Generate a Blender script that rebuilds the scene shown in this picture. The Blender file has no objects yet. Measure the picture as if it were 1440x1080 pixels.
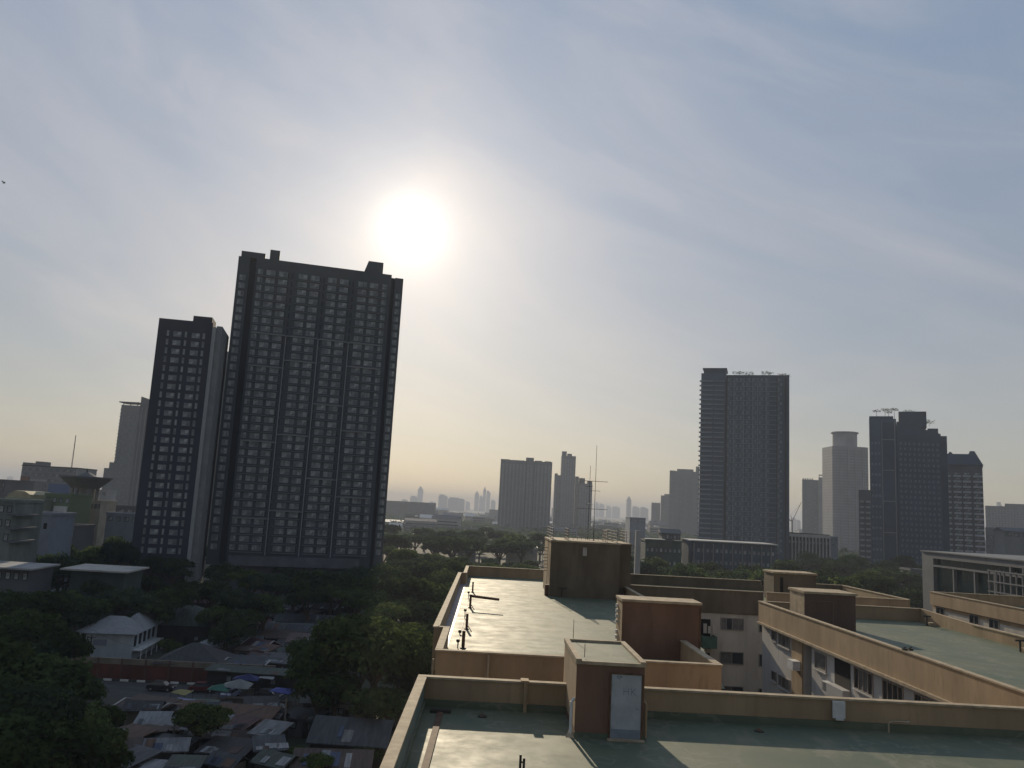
import bpy, bmesh, math, random
from mathutils import Vector, Matrix
rnd = random.Random(7)
S = bpy.context.scene
COL = S.collection
R = math.radians

# ------------------------------------------------------------------ camera
FPX, ROLL, HOR, CZ = 1140.0, R(3.05), 176.0, 32.0          # focal length in photo pixels, roll, horizon below centre, eye height
PITCH = math.atan(HOR / FPX)
cp, sp = math.cos(PITCH), math.sin(PITCH)
FW = Vector((0, cp, sp)); _r = Vector((1, 0, 0)); _u = Vector((0, -sp, cp))
RT = math.cos(ROLL) * _r + math.sin(ROLL) * _u
UP = math.cos(ROLL) * _u - math.sin(ROLL) * _r
cam = bpy.data.cameras.new('camera'); cam_o = bpy.data.objects.new('camera', cam); COL.objects.link(cam_o)
m = Matrix((RT, UP, -FW)).transposed().to_4x4(); m.translation = Vector((0, 0, CZ)); cam_o.matrix_world = m
cam.sensor_fit = 'HORIZONTAL'; cam.sensor_width = 36; cam.lens = 36 * FPX / 1440
cam.clip_start = 0.1; cam.clip_end = 40000
S.camera = cam_o

# ------------------------------------------------------------------ geometry of the photograph -> places in the world
def ray(x, y): return FW + RT * ((x - 720) / FPX) + UP * ((540 - y) / FPX)
def onz(x, y, z):
    d = ray(x, y); return Vector((0, 0, CZ)) + d * ((z - CZ) / d.z)
def ony(x, y, Y):
    d = ray(x, y); return Vector((0, 0, CZ)) + d * (Y / d.y)

# ------------------------------------------------------------------ sun, sky, exposure
SUN_AZ, SUN_EL = R(-7.9), R(19.0)
SD = Vector((math.sin(SUN_AZ) * math.cos(SUN_EL), math.cos(SUN_AZ) * math.cos(SUN_EL), math.sin(SUN_EL)))
sl = bpy.data.lights.new('sun', 'SUN'); sl.energy = 3.5; sl.angle = R(0.6); sl.color = (1.0, 0.84, 0.61)
so = bpy.data.objects.new('sun', sl); COL.objects.link(so)
so.rotation_euler = SD.to_track_quat('Z', 'Y').to_euler(); so.location = (0, 0, 200)
S.view_settings.view_transform = 'Standard'; S.view_settings.look = 'None'
S.view_settings.gamma = 1.0; S.view_settings.exposure = 0.20
S.cycles.volume_bounces = 0; S.cycles.max_bounces = 5; S.cycles.diffuse_bounces = 2; S.cycles.glossy_bounces = 2
S.cycles.transmission_bounces = 3; S.cycles.transparent_max_bounces = 6
S.cycles.sample_clamp_indirect = 4
W = bpy.data.worlds.new('World'); S.world = W; W.use_nodes = True
def make_sky():
    nt = W.node_tree; N = nt.nodes; L = nt.links; N.clear()
    out = N.new('ShaderNodeOutputWorld'); bg = N.new('ShaderNodeBackground')
    sky = N.new('ShaderNodeTexSky'); sky.sky_type = 'NISHITA'; sky.sun_disc = False
    sky.sun_elevation = SUN_EL; sky.sun_rotation = SUN_AZ; sky.air_density = 1.0; sky.dust_density = 0.7; sky.ozone_density = 1.6
    tc = N.new('ShaderNodeTexCoord')
    def M(op, a, b=None, c=None):
        n = N.new('ShaderNodeMath'); n.operation = op
        for i, v in enumerate((a, b, c)):
            if v is None: continue
            if isinstance(v, (int, float)): n.inputs[i].default_value = v
            else: L.new(v, n.inputs[i])
        return n.outputs[0]
    def VM(op, a, b, scale=None):
        n = N.new('ShaderNodeVectorMath'); n.operation = op
        for i, v in enumerate((a, b)):
            if v is None: continue
            if isinstance(v, (tuple, Vector)): n.inputs[i].default_value = v
            else: L.new(v, n.inputs[i])
        if scale is not None:
            if isinstance(scale, (int, float)): n.inputs['Scale'].default_value = scale
            else: L.new(scale, n.inputs['Scale'])
        return n
    d = VM('NORMALIZE', tc.outputs['Generated'], None).outputs[0]
    dot = VM('DOT_PRODUCT', d, tuple(SD)).outputs['Value']
    ang = M('ARCCOSINE', M('MINIMUM', dot, 0.999999))
    deg = M('MULTIPLY', ang, 180 / math.pi)
    g1 = M('EXPONENT', M('MULTIPLY', M('POWER', M('DIVIDE', deg, 1.9), 2.0), -1.0))
    g2 = M('EXPONENT', M('DIVIDE', deg, -3.1))
    g3 = M('EXPONENT', M('DIVIDE', deg, -14.0))
    sep = N.new('ShaderNodeSeparateXYZ'); L.new(d, sep.inputs[0])
    el = M('MULTIPLY', M('ARCSINE', sep.outputs[2]), 180 / math.pi)
    azi = M('MULTIPLY', M('ARCTAN2', sep.outputs[0], sep.outputs[1]), 180 / math.pi)
    comb = N.new('ShaderNodeCombineXYZ'); L.new(azi, comb.inputs[0]); L.new(el, comb.inputs[1])
    def streaks(rot, scale, loc, nscale, detail, lo, hi, dist=0.6):
        # thin high cloud drawn out along one direction of the sky
        mp = N.new('ShaderNodeMapping'); L.new(comb.outputs[0], mp.inputs[0]); mp.vector_type = 'TEXTURE'
        mp.inputs['Rotation'].default_value = (0, 0, R(rot)); mp.inputs['Scale'].default_value = scale; mp.inputs['Location'].default_value = loc
        n1 = N.new('ShaderNodeTexNoise'); n1.inputs['Scale'].default_value = nscale; n1.inputs['Detail'].default_value = detail; n1.inputs['Roughness'].default_value = 0.55; n1.inputs['Distortion'].default_value = dist
        L.new(mp.outputs[0], n1.inputs['Vector'])
        mr = N.new('ShaderNodeMapRange'); mr.interpolation_type = 'SMOOTHSTEP'; L.new(n1.outputs[0], mr.inputs[0])
        mr.inputs[1].default_value = lo; mr.inputs[2].default_value = hi; return mr.outputs[0]
    c1 = M('MULTIPLY', streaks(-20, (46, 13, 1), (3, 1, 0), 1.5, 6, 0.36, 0.74), 0.85)
    c2 = M('MULTIPLY', streaks(-24, (15, 5.5, 1), (7, 2, 0), 1.2, 7, 0.42, 0.80, 1.0), 0.35)
    # one brighter feathery patch high up
    dc = ray(230, 95).normalized(); pc = (math.degrees(math.atan2(dc.x, dc.y)), math.degrees(math.asin(dc.z)))
    u = M('ADD', M('MULTIPLY', M('SUBTRACT', azi, pc[0]), 0.92), M('MULTIPLY', M('SUBTRACT', el, pc[1]), -0.40))
    v = M('ADD', M('MULTIPLY', M('SUBTRACT', azi, pc[0]), 0.40), M('MULTIPLY', M('SUBTRACT', el, pc[1]), 0.92))
    mask = M('EXPONENT', M('MULTIPLY', M('ADD', M('POWER', M('ABSOLUTE', M('DIVIDE', u, 10.5)), 2.0), M('POWER', M('ABSOLUTE', M('DIVIDE', v, 3.0)), 2.0)), -1.0))
    c3 = M('MULTIPLY', mask, M('ADD', M('MULTIPLY', streaks(-30, (11, 7, 1), (1, 5, 0), 1.3, 7, 0.30, 0.80, 0.9), 0.7), 0.22))
    cl = M('MINIMUM', M('ADD', M('ADD', c1, M('MULTIPLY', c2, 0.5)), c3), 1.0)
    skyc = VM('SCALE', sky.outputs[0], None, SKY_K).outputs[0]
    # low haze is beige, the sky above it blue
    low = M('EXPONENT', M('DIVIDE', M('MAXIMUM', el, 0.0), -15.0))
    gm = N.new('ShaderNodeMix'); gm.data_type = 'RGBA'; L.new(low, gm.inputs[0]); gm.inputs[6].default_value = (0.150, 0.214, 0.312, 1); gm.inputs[7].default_value = (0.300, 0.254, 0.178, 1)
    grey = VM('MULTIPLY_ADD', skyc, (0.33, 0.35, 0.38)); L.new(gm.outputs[2], grey.inputs[2])
    mixc = N.new('ShaderNodeMix'); mixc.data_type = 'RGBA'; L.new(cl, mixc.inputs[0]); L.new(grey.outputs[0], mixc.inputs[6])
    white = VM('MULTIPLY_ADD', grey.outputs[0], (0.93, 0.90, 0.84)); white.inputs[2].default_value = (0.145, 0.120, 0.115)
    L.new(white.outputs[0], mixc.inputs[7])
    def glow(g, col):
        return VM('SCALE', col, None, g).outputs[0]
    a = VM('ADD', mixc.outputs[2], glow(g1, (0.42, 0.40, 0.34))).outputs[0]
    a = VM('ADD', a, glow(g2, (0.62, 0.50, 0.37))).outputs[0]
    a = VM('ADD', a, glow(g3, (0.17, 0.14, 0.105))).outputs[0]
    mrf = N.new('ShaderNodeMapRange'); mrf.interpolation_type = 'SMOOTHSTEP'; L.new(dot, mrf.inputs[0]); mrf.inputs[1].default_value = -0.55; mrf.inputs[2].default_value = 0.78; mrf.inputs[3].default_value = 0.62; mrf.inputs[4].default_value = 1.0
    a = VM('SCALE', a, None, mrf.outputs[0]).outputs[0]
    L.new(a, bg.inputs[0]); bg.inputs[1].default_value = 1.0
    L.new(bg.outputs[0], out.inputs[0])
SKY_K = 0.05; HAZE_D = 2.1e-4
make_sky()

# ------------------------------------------------------------------ materials
MATS = {}
def mat(name, col, rough=0.8, var=0.0, scale=1.0, metal=0.0, spec=0.4, bump=0.0, rnd_obj=0.0, col2=None, streak=None, coat=0.0):
    if name in MATS: return MATS[name]
    mt = bpy.data.materials.new(name); mt.use_nodes = True; nt = mt.node_tree; N = nt.nodes; L = nt.links
    b = N['Principled BSDF']; b.inputs['Base Color'].default_value = (*col, 1); b.inputs['Roughness'].default_value = rough
    b.inputs['Metallic'].default_value = metal; b.inputs['Specular IOR Level'].default_value = spec
    if coat: b.inputs['Coat Weight'].default_value = coat; b.inputs['Coat Roughness'].default_value = 0.25
    if var or col2 or rnd_obj:
        tc = N.new('ShaderNodeTexCoord'); nz = N.new('ShaderNodeTexNoise'); nz.inputs['Scale'].default_value = scale; nz.inputs['Detail'].default_value = 6; nz.inputs['Roughness'].default_value = 0.6
        src = tc.outputs['Object']
        if streak:
            mp = N.new('ShaderNodeMapping'); mp.inputs['Scale'].default_value = streak; L.new(src, mp.inputs[0]); src = mp.outputs[0]
        L.new(src, nz.inputs['Vector'])
        mx = N.new('ShaderNodeMix'); mx.data_type = 'RGBA'
        c2 = col2 or tuple(c * (1 - var) for c in col); c1 = col if col2 else tuple(min(1, c * (1 + var * 0.6)) for c in col)
        mx.inputs[6].default_value = (*c1, 1); mx.inputs[7].default_value = (*c2, 1)
        mr = N.new('ShaderNodeMapRange'); mr.inputs[1].default_value = 0.36; mr.inputs[2].default_value = 0.64
        L.new(nz.outputs[0], mr.inputs[0]); L.new(mr.outputs[0], mx.inputs[0])
        o = mx.outputs[2]
        if streak and streak[2] < 1:
            mp2 = N.new('ShaderNodeMapping'); mp2.inputs['Scale'].default_value = (1, 1, .09); L.new(tc.outputs['Object'], mp2.inputs[0])
            n2 = N.new('ShaderNodeTexNoise'); n2.inputs['Scale'].default_value = 3.4; n2.inputs['Detail'].default_value = 8; n2.inputs['Roughness'].default_value = 0.7; L.new(mp2.outputs[0], n2.inputs['Vector'])
            n3 = N.new('ShaderNodeTexNoise'); n3.inputs['Scale'].default_value = 0.9; n3.inputs['Detail'].default_value = 4; L.new(tc.outputs['Object'], n3.inputs['Vector'])
            r2 = N.new('ShaderNodeMapRange'); r2.inputs[1].default_value = 0.50; r2.inputs[2].default_value = 0.72; r2.inputs[4].default_value = 0.85; L.new(n2.outputs[0], r2.inputs[0])
            r3 = N.new('ShaderNodeMapRange'); r3.inputs[1].default_value = 0.42; r3.inputs[2].default_value = 0.62; L.new(n3.outputs[0], r3.inputs[0])
            mu = N.new('ShaderNodeMath'); mu.operation = 'MULTIPLY'; L.new(r2.outputs[0], mu.inputs[0]); L.new(r3.outputs[0], mu.inputs[1])
            m2 = N.new('ShaderNodeMix'); m2.data_type = 'RGBA'; L.new(mu.outputs[0], m2.inputs[0]); L.new(o, m2.inputs[6]); m2.inputs[7].default_value = (*[c * .5 + .012 for c in col], 1); o = m2.outputs[2]
        if rnd_obj:
            oi = N.new('ShaderNodeObjectInfo'); hs = N.new('ShaderNodeHueSaturation')
            m1 = N.new('ShaderNodeMapRange'); m1.inputs[3].default_value = 1 - rnd_obj; m1.inputs[4].default_value = 1 + rnd_obj
            L.new(oi.outputs['Random'], m1.inputs[0]); L.new(m1.outputs[0], hs.inputs['Value']); L.new(o, hs.inputs['Color']); o = hs.outputs[0]
        L.new(o, b.inputs['Base Color'])
        if bump:
            bp = N.new('ShaderNodeBump'); bp.inputs['Strength'].default_value = bump; bp.inputs['Distance'].default_value = 0.05
            L.new(nz.outputs[0], bp.inputs['Height']); L.new(bp.outputs[0], b.inputs['Normal'])
    MATS[name] = mt; return mt

def leaf_mat(name, col, col2):
    mt = bpy.data.materials.new(name); mt.use_nodes = True; nt = mt.node_tree; N = nt.nodes; L = nt.links; N.clear()
    out = N.new('ShaderNodeOutputMaterial'); df = N.new('ShaderNodeBsdfDiffuse'); tr = N.new('ShaderNodeBsdfTranslucent')
    ms = N.new('ShaderNodeMixShader'); ms.inputs[0].default_value = 0.42
    tc = N.new('ShaderNodeTexCoord'); nz = N.new('ShaderNodeTexNoise'); nz.inputs['Scale'].default_value = 0.45; nz.inputs['Detail'].default_value = 5
    L.new(tc.outputs['Object'], nz.inputs['Vector'])
    mx = N.new('ShaderNodeMix'); mx.data_type = 'RGBA'; mx.inputs[6].default_value = (*col, 1); mx.inputs[7].default_value = (*col2, 1)
    mr = N.new('ShaderNodeMapRange'); mr.inputs[1].default_value = 0.38; mr.inputs[2].default_value = 0.62
    L.new(nz.outputs[0], mr.inputs[0]); L.new(mr.outputs[0], mx.inputs[0])
    oi = N.new('ShaderNodeObjectInfo'); hs = N.new('ShaderNodeHueSaturation'); m1 = N.new('ShaderNodeMapRange'); m1.inputs[3].default_value = 0.65; m1.inputs[4].default_value = 1.35
    L.new(oi.outputs['Random'], m1.inputs[0]); L.new(m1.outputs[0], hs.inputs['Value']); L.new(mx.outputs[2], hs.inputs['Color'])
    L.new(hs.outputs[0], df.inputs[0]); L.new(hs.outputs[0], tr.inputs[0])
    L.new(df.outputs[0], ms.inputs[1]); L.new(tr.outputs[0], ms.inputs[2]); L.new(ms.outputs[0], out.inputs[0])
    MATS[name] = mt; return mt

M_beige = mat('beige_render', (0.385, 0.275, 0.165), 0.85, 0.22, 0.5, bump=0.15, streak=(1, 1, 0.35))
M_coping = mat('coping', (0.42, 0.34, 0.235), 0.8, 0.25, 2.0, spec=.15)
M_brown = mat('brown_render', (0.185, 0.105, 0.070), 0.8, 0.2, 0.7, bump=0.15, streak=(1, 1, 0.3))
M_olive = mat('dark_olive_render', (0.16, 0.125, 0.085), 0.85, 0.25, 0.6, streak=(1, 1, 0.3))
M_offwhite = mat('offwhite_wall', (0.56, 0.51, 0.43), 0.85, 0.15, 0.5, streak=(1, 1, 0.2))
M_blueish = mat('pale_blue_wall', (0.30, 0.34, 0.38), 0.85, 0.12, 0.5, streak=(1, 1, 0.2))
M_frame = mat('window_frame', (0.30, 0.27, 0.24), 0.5)
M_glass = mat('dark_glass', (0.035, 0.04, 0.045), 0.12, spec=0.6)
M_curtain = mat('curtained_glass', (0.15, 0.145, 0.14), 0.35, 0.3, 3.0, spec=0.5)
M_pale_frame = mat('pale_frame', (0.5, 0.49, 0.47), 0.5)
M_metal = mat('galvanised', (0.38, 0.38, 0.38), 0.4, 0.2, 3.0, metal=0.7)
M_darkmetal = mat('dark_metal', (0.04, 0.035, 0.03), 0.55)
M_rust = mat('rusted_steel', (0.13, 0.07, 0.04), 0.8, 0.4, 3.0)
M_door = mat('grey_door_paint', (0.40, 0.43, 0.45), 0.5, 0.12, 2.0)
M_black = mat('dark_opening', (0.012, 0.012, 0.014), 0.8)
M_green_balc = mat('green_balcony_paint', (0.075, 0.15, 0.11), 0.7, 0.2, 1.5)
M_white = mat('white_paint', (0.68, 0.68, 0.66), 0.6, 0.15, 2.0)
M_trunk = mat('bark', (0.09, 0.065, 0.045), 0.9, 0.3, 3.0)
M_leaf = [leaf_mat('leaf_dark', (0.040, 0.062, 0.026), (0.068, 0.100, 0.036)),
          leaf_mat('leaf_mid', (0.055, 0.085, 0.030), (0.105, 0.135, 0.045)),
          leaf_mat('leaf_blue', (0.036, 0.060, 0.038), (0.060, 0.088, 0.044))]

def membrane_mat():
    """green roof paint, satin, patched and stained, puddle marks"""
    mt = bpy.data.materials.new('green_roof_membrane'); mt.use_nodes = True; nt = mt.node_tree; N = nt.nodes; L = nt.links
    b = N['Principled BSDF']; tc = N.new('ShaderNodeTexCoord')
    def noise(scale, detail=6, st=(1, 1, 1)):
        mp = N.new('ShaderNodeMapping'); mp.inputs['Scale'].default_value = st; L.new(tc.outputs['Object'], mp.inputs[0])
        n = N.new('ShaderNodeTexNoise'); n.inputs['Scale'].default_value = scale; n.inputs['Detail'].default_value = detail; n.inputs['Roughness'].default_value = 0.62
        L.new(mp.outputs[0], n.inputs['Vector']); return n.outputs[0]
    def ramp(v, a, c, lo=0, hi=1):
        m_ = N.new('ShaderNodeMapRange'); m_.inputs[1].default_value = a; m_.inputs[2].default_value = c; m_.inputs[3].default_value = lo; m_.inputs[4].default_value = hi
        L.new(v, m_.inputs[0]); return m_.outputs[0]
    def mix(f, c1, c2):
        m_ = N.new('ShaderNodeMix'); m_.data_type = 'RGBA'; L.new(f, m_.inputs[0])
        for i, c in ((6, c1), (7, c2)):
            if isinstance(c, tuple): m_.inputs[i].default_value = (*c, 1)
            else: L.new(c, m_.inputs[i])
        return m_.outputs[2]
    c = mix(ramp(noise(0.35), 0.4, 0.62), (0.098, 0.128, 0.088), (0.140, 0.152, 0.100))
    c = mix(ramp(noise(1.1, 8, (1, 0.35, 1)), 0.56, 0.72, 0, 0.7), c, (0.21, 0.20, 0.145))
    c = mix(ramp(noise(3.2, 8), 0.62, 0.74, 0, 0.5), c, (0.085, 0.10, 0.085))
    # welded sheet seams and dried puddle rims
    br = N.new('ShaderNodeTexBrick'); L.new(tc.outputs['Object'], br.inputs['Vector']); br.inputs['Scale'].default_value = 1.0; br.inputs['Brick Width'].default_value = 6.0; br.inputs['Row Height'].default_value = 1.9; br.inputs['Mortar Size'].default_value = 0.016; br.inputs['Mortar Smooth'].default_value = 0.6
    sm = N.new('ShaderNodeMath'); sm.operation = 'MULTIPLY'; L.new(br.outputs['Fac'], sm.inputs[0]); sm.inputs[1].default_value = 0.4
    c = mix(sm.outputs[0], c, (0.07, 0.085, 0.06))
    n5 = noise(0.42, 3); w1 = ramp(n5, 0.545, 0.56); w2 = ramp(n5, 0.585, 0.565); pm = N.new('ShaderNodeMath'); pm.operation = 'MULTIPLY'; L.new(w1, pm.inputs[0]); L.new(w2, pm.inputs[1])
    pm2 = N.new('ShaderNodeMath'); pm2.operation = 'MULTIPLY'; L.new(pm.outputs[0], pm2.inputs[0]); pm2.inputs[1].default_value = 0.35
    c = mix(pm2.outputs[0], c, (0.26, 0.25, 0.19))
    L.new(c, b.inputs['Base Color'])
    L.new(ramp(noise(0.8, 5), 0.35, 0.65, 0.56, 0.70), b.inputs['Roughness']); b.inputs['Specular IOR Level'].default_value = 0.24
    bp = N.new('ShaderNodeBump'); bp.inputs['Strength'].default_value = 0.05; bp.inputs['Distance'].default_value = 0.02
    L.new(noise(2.0, 4), bp.inputs['Height']); L.new(bp.outputs[0], b.inputs['Normal'])
    return mt
M_membrane = membrane_mat()

# ------------------------------------------------------------------ mesh and object helpers
class MB:
    def __init__(s, shear=0.0): s.v = []; s.f = []; s.mi = []; s.sh = shear
    def add(s, vs, fs, mi=0):
        n = len(s.v); s.v += [(v[0] - s.sh * v[1], v[1], v[2]) for v in vs]; s.f += [tuple(n + i for i in f) for f in fs]; s.mi += [mi] * len(fs); return s
    def box(s, x0, x1, y0, y1, z0, z1, mi=0):
        vs = [(x, y, z) for z in (z0, z1) for y in (y0, y1) for x in (x0, x1)]
        return s.add(vs, [(0, 2, 3, 1), (4, 5, 7, 6), (0, 1, 5, 4), (1, 3, 7, 5), (3, 2, 6, 7), (2, 0, 4, 6)], mi)
    def prism(s, poly, z0, z1, mi=0):
        n = len(poly); vs = [(p[0], p[1], z0) for p in poly] + [(p[0], p[1], z1) for p in poly]
        fs = [tuple(range(n - 1, -1, -1)), tuple(range(n, 2 * n))] + [(i, (i + 1) % n, n + (i + 1) % n, n + i) for i in range(n)]
        return s.add(vs, fs, mi)
    def loft(s, p0, p1, mi=0, cap=True):
        n = len(p0); fs = [(i, (i + 1) % n, n + (i + 1) % n, n + i) for i in range(n)]
        if cap: fs += [tuple(range(n - 1, -1, -1)), tuple(range(n, 2 * n))]
        return s.add(list(p0) + list(p1), fs, mi)
    def ring(s, c, r, z, n=16, sy=1.0): return [(c[0] + r * math.cos(2 * math.pi * i / n), c[1] + sy * r * math.sin(2 * math.pi * i / n), z) for i in range(n)]
    def quad(s, a, b, c, d, mi=0): return s.add([a, b, c, d], [(0, 1, 2, 3)], mi)
    def tube(s, a, b, r0, r1=None, n=7, mi=0):
        r1 = r0 if r1 is None else r1; a = Vector(a); b = Vector(b); d = (b - a).normalized()
        u = d.orthogonal().normalized(); w = d.cross(u)
        p0 = [a + (u * math.cos(2 * math.pi * i / n) + w * math.sin(2 * math.pi * i / n)) * r0 for i in range(n)]
        p1 = [b + (u * math.cos(2 * math.pi * i / n) + w * math.sin(2 * math.pi * i / n)) * r1 for i in range(n)]
        return s.loft([tuple(p) for p in p0], [tuple(p) for p in p1], mi)
    def ball(s, c, r, mi=0):
        n = 8; rings = [s.ring(c, r * math.sin(math.pi * k / 5), c[2] + r * math.cos(math.pi * k / 5), n) for k in (1, 2, 3, 4)]
        for a, b in zip(rings[1:], rings[:-1]): s.loft(a, b, mi, False)
        return s.add(rings[0] + rings[3], [tuple(range(n)), tuple(range(2 * n - 1, n - 1, -1))], mi)
    def mesh(s, name, mats):
        me = bpy.data.meshes.new(name); me.from_pydata([tuple(v) for v in s.v], [], s.f)
        for mt in (mats if isinstance(mats, (list, tuple)) else [mats]): me.materials.append(mt)
        if any(s.mi): me.polygons.foreach_set('material_index', s.mi)
        me.update(); return me
    def build(s, name, mats, parent=None):
        return link(name, s.mesh(name, mats), parent)
def link(name, me, parent=None, loc=None):
    o = bpy.data.objects.new(name, me); COL.objects.link(o)
    if parent is not None: o.parent = parent
    if loc is not None: o.location = loc
    return o
def tag(o, label=None, cat=None, group=None, kind=None):
    if label: o['label'] = label
    if cat: o['category'] = cat
    if group: o['group'] = group
    if kind: o['kind'] = kind
    return o
def thing(name, label, cat, loc=(0, 0, 0), rot=0, group=None):
    o = bpy.data.objects.new(name, None); COL.objects.link(o); o.empty_display_size = 0.3
    o.location = loc; o.rotation_euler = (0, 0, rot); return tag(o, label, cat, group)
def copy_tree(o, parent=None):
    c = o.copy(); COL.objects.link(c); c.parent = parent
    for ch in o.children: copy_tree(ch, c)
    return c

# ------------------------------------------------------------------ ground, street
def ground_mat():
    mt = bpy.data.materials.new('city_ground'); mt.use_nodes = True; nt = mt.node_tree; N = nt.nodes; L = nt.links
    b = N['Principled BSDF']; tc = N.new('ShaderNodeTexCoord'); b.inputs['Roughness'].default_value = 0.95
    def nz(sc, det=6):
        n = N.new('ShaderNodeTexNoise'); n.inputs['Scale'].default_value = sc; n.inputs['Detail'].default_value = det; L.new(tc.outputs['Object'], n.inputs['Vector']); return n.outputs[0]
    def mx(f, a, c, lo, hi):
        r_ = N.new('ShaderNodeMapRange'); r_.inputs[1].default_value = lo; r_.inputs[2].default_value = hi; L.new(f, r_.inputs[0])
        m_ = N.new('ShaderNodeMix'); m_.data_type = 'RGBA'; L.new(r_.outputs[0], m_.inputs[0])
        for i, q in ((6, a), (7, c)):
            if isinstance(q, tuple): m_.inputs[i].default_value = (*q, 1)
            else: L.new(q, m_.inputs[i])
        return m_.outputs[2]
    c = mx(nz(0.02), (0.035, 0.045, 0.022), (0.055, 0.052, 0.038), 0.42, 0.58)
    c = mx(nz(0.15, 8), c, (0.05, 0.046, 0.04), 0.5, 0.65)
    L.new(c, b.inputs['Base Color']); return mt
g = MB(); g.add([(-9000, -600, 0), (9000, -600, 0), (9000, 11000, 0), (-9000, 11000, 0)], [(0, 1, 2, 3)])
tag(g.build('ground', ground_mat()), kind='structure')
M_asphalt = mat('asphalt', (0.05, 0.05, 0.052), 0.85, 0.25, 0.6)
st = MB(); st.add([(-130, 134.0, .006), (-34, 131.0, .006), (-34, 142.6, .006), (-130, 141.0, .006)], [(0, 1, 2, 3)])
tag(st.build('street', M_asphalt), kind='structure')
al = MB(); al.add([(-46, 80, .012), (-40, 80, .012), (-40.5, 133, .012), (-46, 133, .012)], [(0, 1, 2, 3)])
tag(al.build('alley', mat('alley_concrete', (0.09, 0.085, 0.08), 0.9, 0.3, 0.4)), kind='structure')
kb = MB()
for i in range(52):
    x = -108 + i * 1.4; kb.box(x, x + 1.4, 142.75 + (x + 70) * 0.02, 143.0 + (x + 70) * 0.02, 0, 0.3, i % 2)
tag(kb.build('kerb', [M_white, mat('dark_kerb', (0.05, 0.05, 0.05), 0.8)]), kind='structure')

# ------------------------------------------------------------------ the near apartment blocks (one grid, turned about 1.2 degrees)
SH = 0.021
def B(): return MB(SH)
def sx(X, Y): return X - SH * Y
def parapet(parent, a, b, z0=23.9, z1=26.0, th=0.22, mt=None, label=None, upturn=None, zr=25.0):
    """straight parapet wall from a to b (x, y on the sheared grid) with a coping as its own sub-part; upturn = side of the green membrane skirt"""
    (x0, y0), (x1, y1) = a, b
    m_ = B(); m_.box(min(x0, x1), max(x0, x1) if x0 != x1 else x0 + th, min(y0, y1), max(y0, y1) if y0 != y1 else y0 + th, z0, z1 - 0.07)
    p = m_.build('parapet', mt or M_beige, parent)
    c = B(); e = 0.05
    c.box((min(x0, x1)) - e, (max(x0, x1) if x0 != x1 else x0 + th) + e, min(y0, y1) - (e if y0 == y1 else 0), (max(y0, y1) if y0 != y1 else y0 + th) + (e if y0 == y1 else 0), z1 - 0.07, z1)
    c.build('coping', M_coping, p)
    if label: p['label'] = label
    return p
WIN = {}
def wall_window(parent, face, pos, along, z0, z1, w, panes=3, curtain=False, sill=True):
    """window part with a pane sub-part and a sill sub-part. face 'S' looks to -y at y=pos; 'W' looks to -x at x=pos; along = start coordinate on the wall"""
    def bx(m_, a0, a1, d0, d1, q0, q1, mi=0):      # d: distance out of the wall
        if face == 'S': m_.box(a0, a1, pos - d1, pos - d0, q0, q1, mi)
        else: m_.box(pos - d1, pos - d0, a0, a1, q0, q1, mi)
    f = B(); t = 0.06
    bx(f, along, along + w, .0, .07, z1 - t, z1); bx(f, along, along + w, .0, .07, z0, z0 + t)
    bx(f, along, along + t, .0, .07, z0 + t, z1 - t); bx(f, along + w - t, along + w, .0, .07, z0 + t, z1 - t)
    for i in range(1, panes): bx(f, along + w * i / panes - .025, along + w * i / panes + .025, .0, .06, z0 + t, z1 - t)
    fo = f.build('window', M_frame, parent)
    g_ = B()
    for i in range(panes):
        bx(g_, along + w * i / panes + .03, along + w * (i + 1) / panes - .03, .003, .02, z0 + t, z1 - t, 1 if (curtain and (i + int(along * 3)) % 3 != 0) else 0)
    g_.build('pane', [M_glass, M_curtain], fo)
    if sill:
        s_ = B(); bx(s_, along - .08, along + w + .08, .0, .14, z0 - .09, z0 - .01); s_.build('sill', M_pale_frame, fo)
    return fo

# ---- nearest block: the green roof in front
b1 = thing('apartment_block', 'nearest flat roofed block with green roof, beige parapet and brown stair house with grey door', 'apartment block', (0, 8, 0), 0, 'flat roofed apartment blocks')
b1.location = (0, 0, 0)
m_ = B(); m_.box(-2.0, 46, -6, 30.0, 0, 24.8); m_.build('wall', M_beige, b1)
m_ = B(); m_.add([(-1.88, -6, 25.0), (46, -6, 25.0), (46, 29.98, 25.0), (-1.88, 29.98, 25.0)], [(0, 1, 2, 3)])
m_.box(-1.878, 45.9, 29.90, 29.98, 25.0, 25.24)                       # membrane turned up the parapet
m_.box(-1.86, -1.80, -5.9, 29.9, 25.0, 25.24)
mm = m_.build('roof_membrane', M_membrane, b1)
parapet(b1, (-2.1, 30.0), (46, 30.0)); parapet(b1, (-2.1, -6), (-2.1, 29.99))
# membrane green painted inner face on the left parapet
m_ = B(); m_.box(-1.878, -1.865, -5.9, 29.88, 25.24, 25.9); m_.build('painted_inner_face', mat('green_grey_paint', (0.15, 0.19, 0.16), 0.7, 0.2, 1.0), b1)
m_ = B(); m_.box(1.62, 1.74, 29.76, 29.9, 25.0, 26.0); m_.box(1.50, 1.78, 29.76, 30.24, 26.003, 26.07); m_.build('parapet_post', M_beige, b1)
m_ = B(); m_.box(12.52, 12.95, 29.84, 29.94, 25.35, 25.92); m_.box(12.60, 12.87, 29.78, 29.84, 25.30, 25.40); m_.build('junction_box', M_white, b1)
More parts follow.
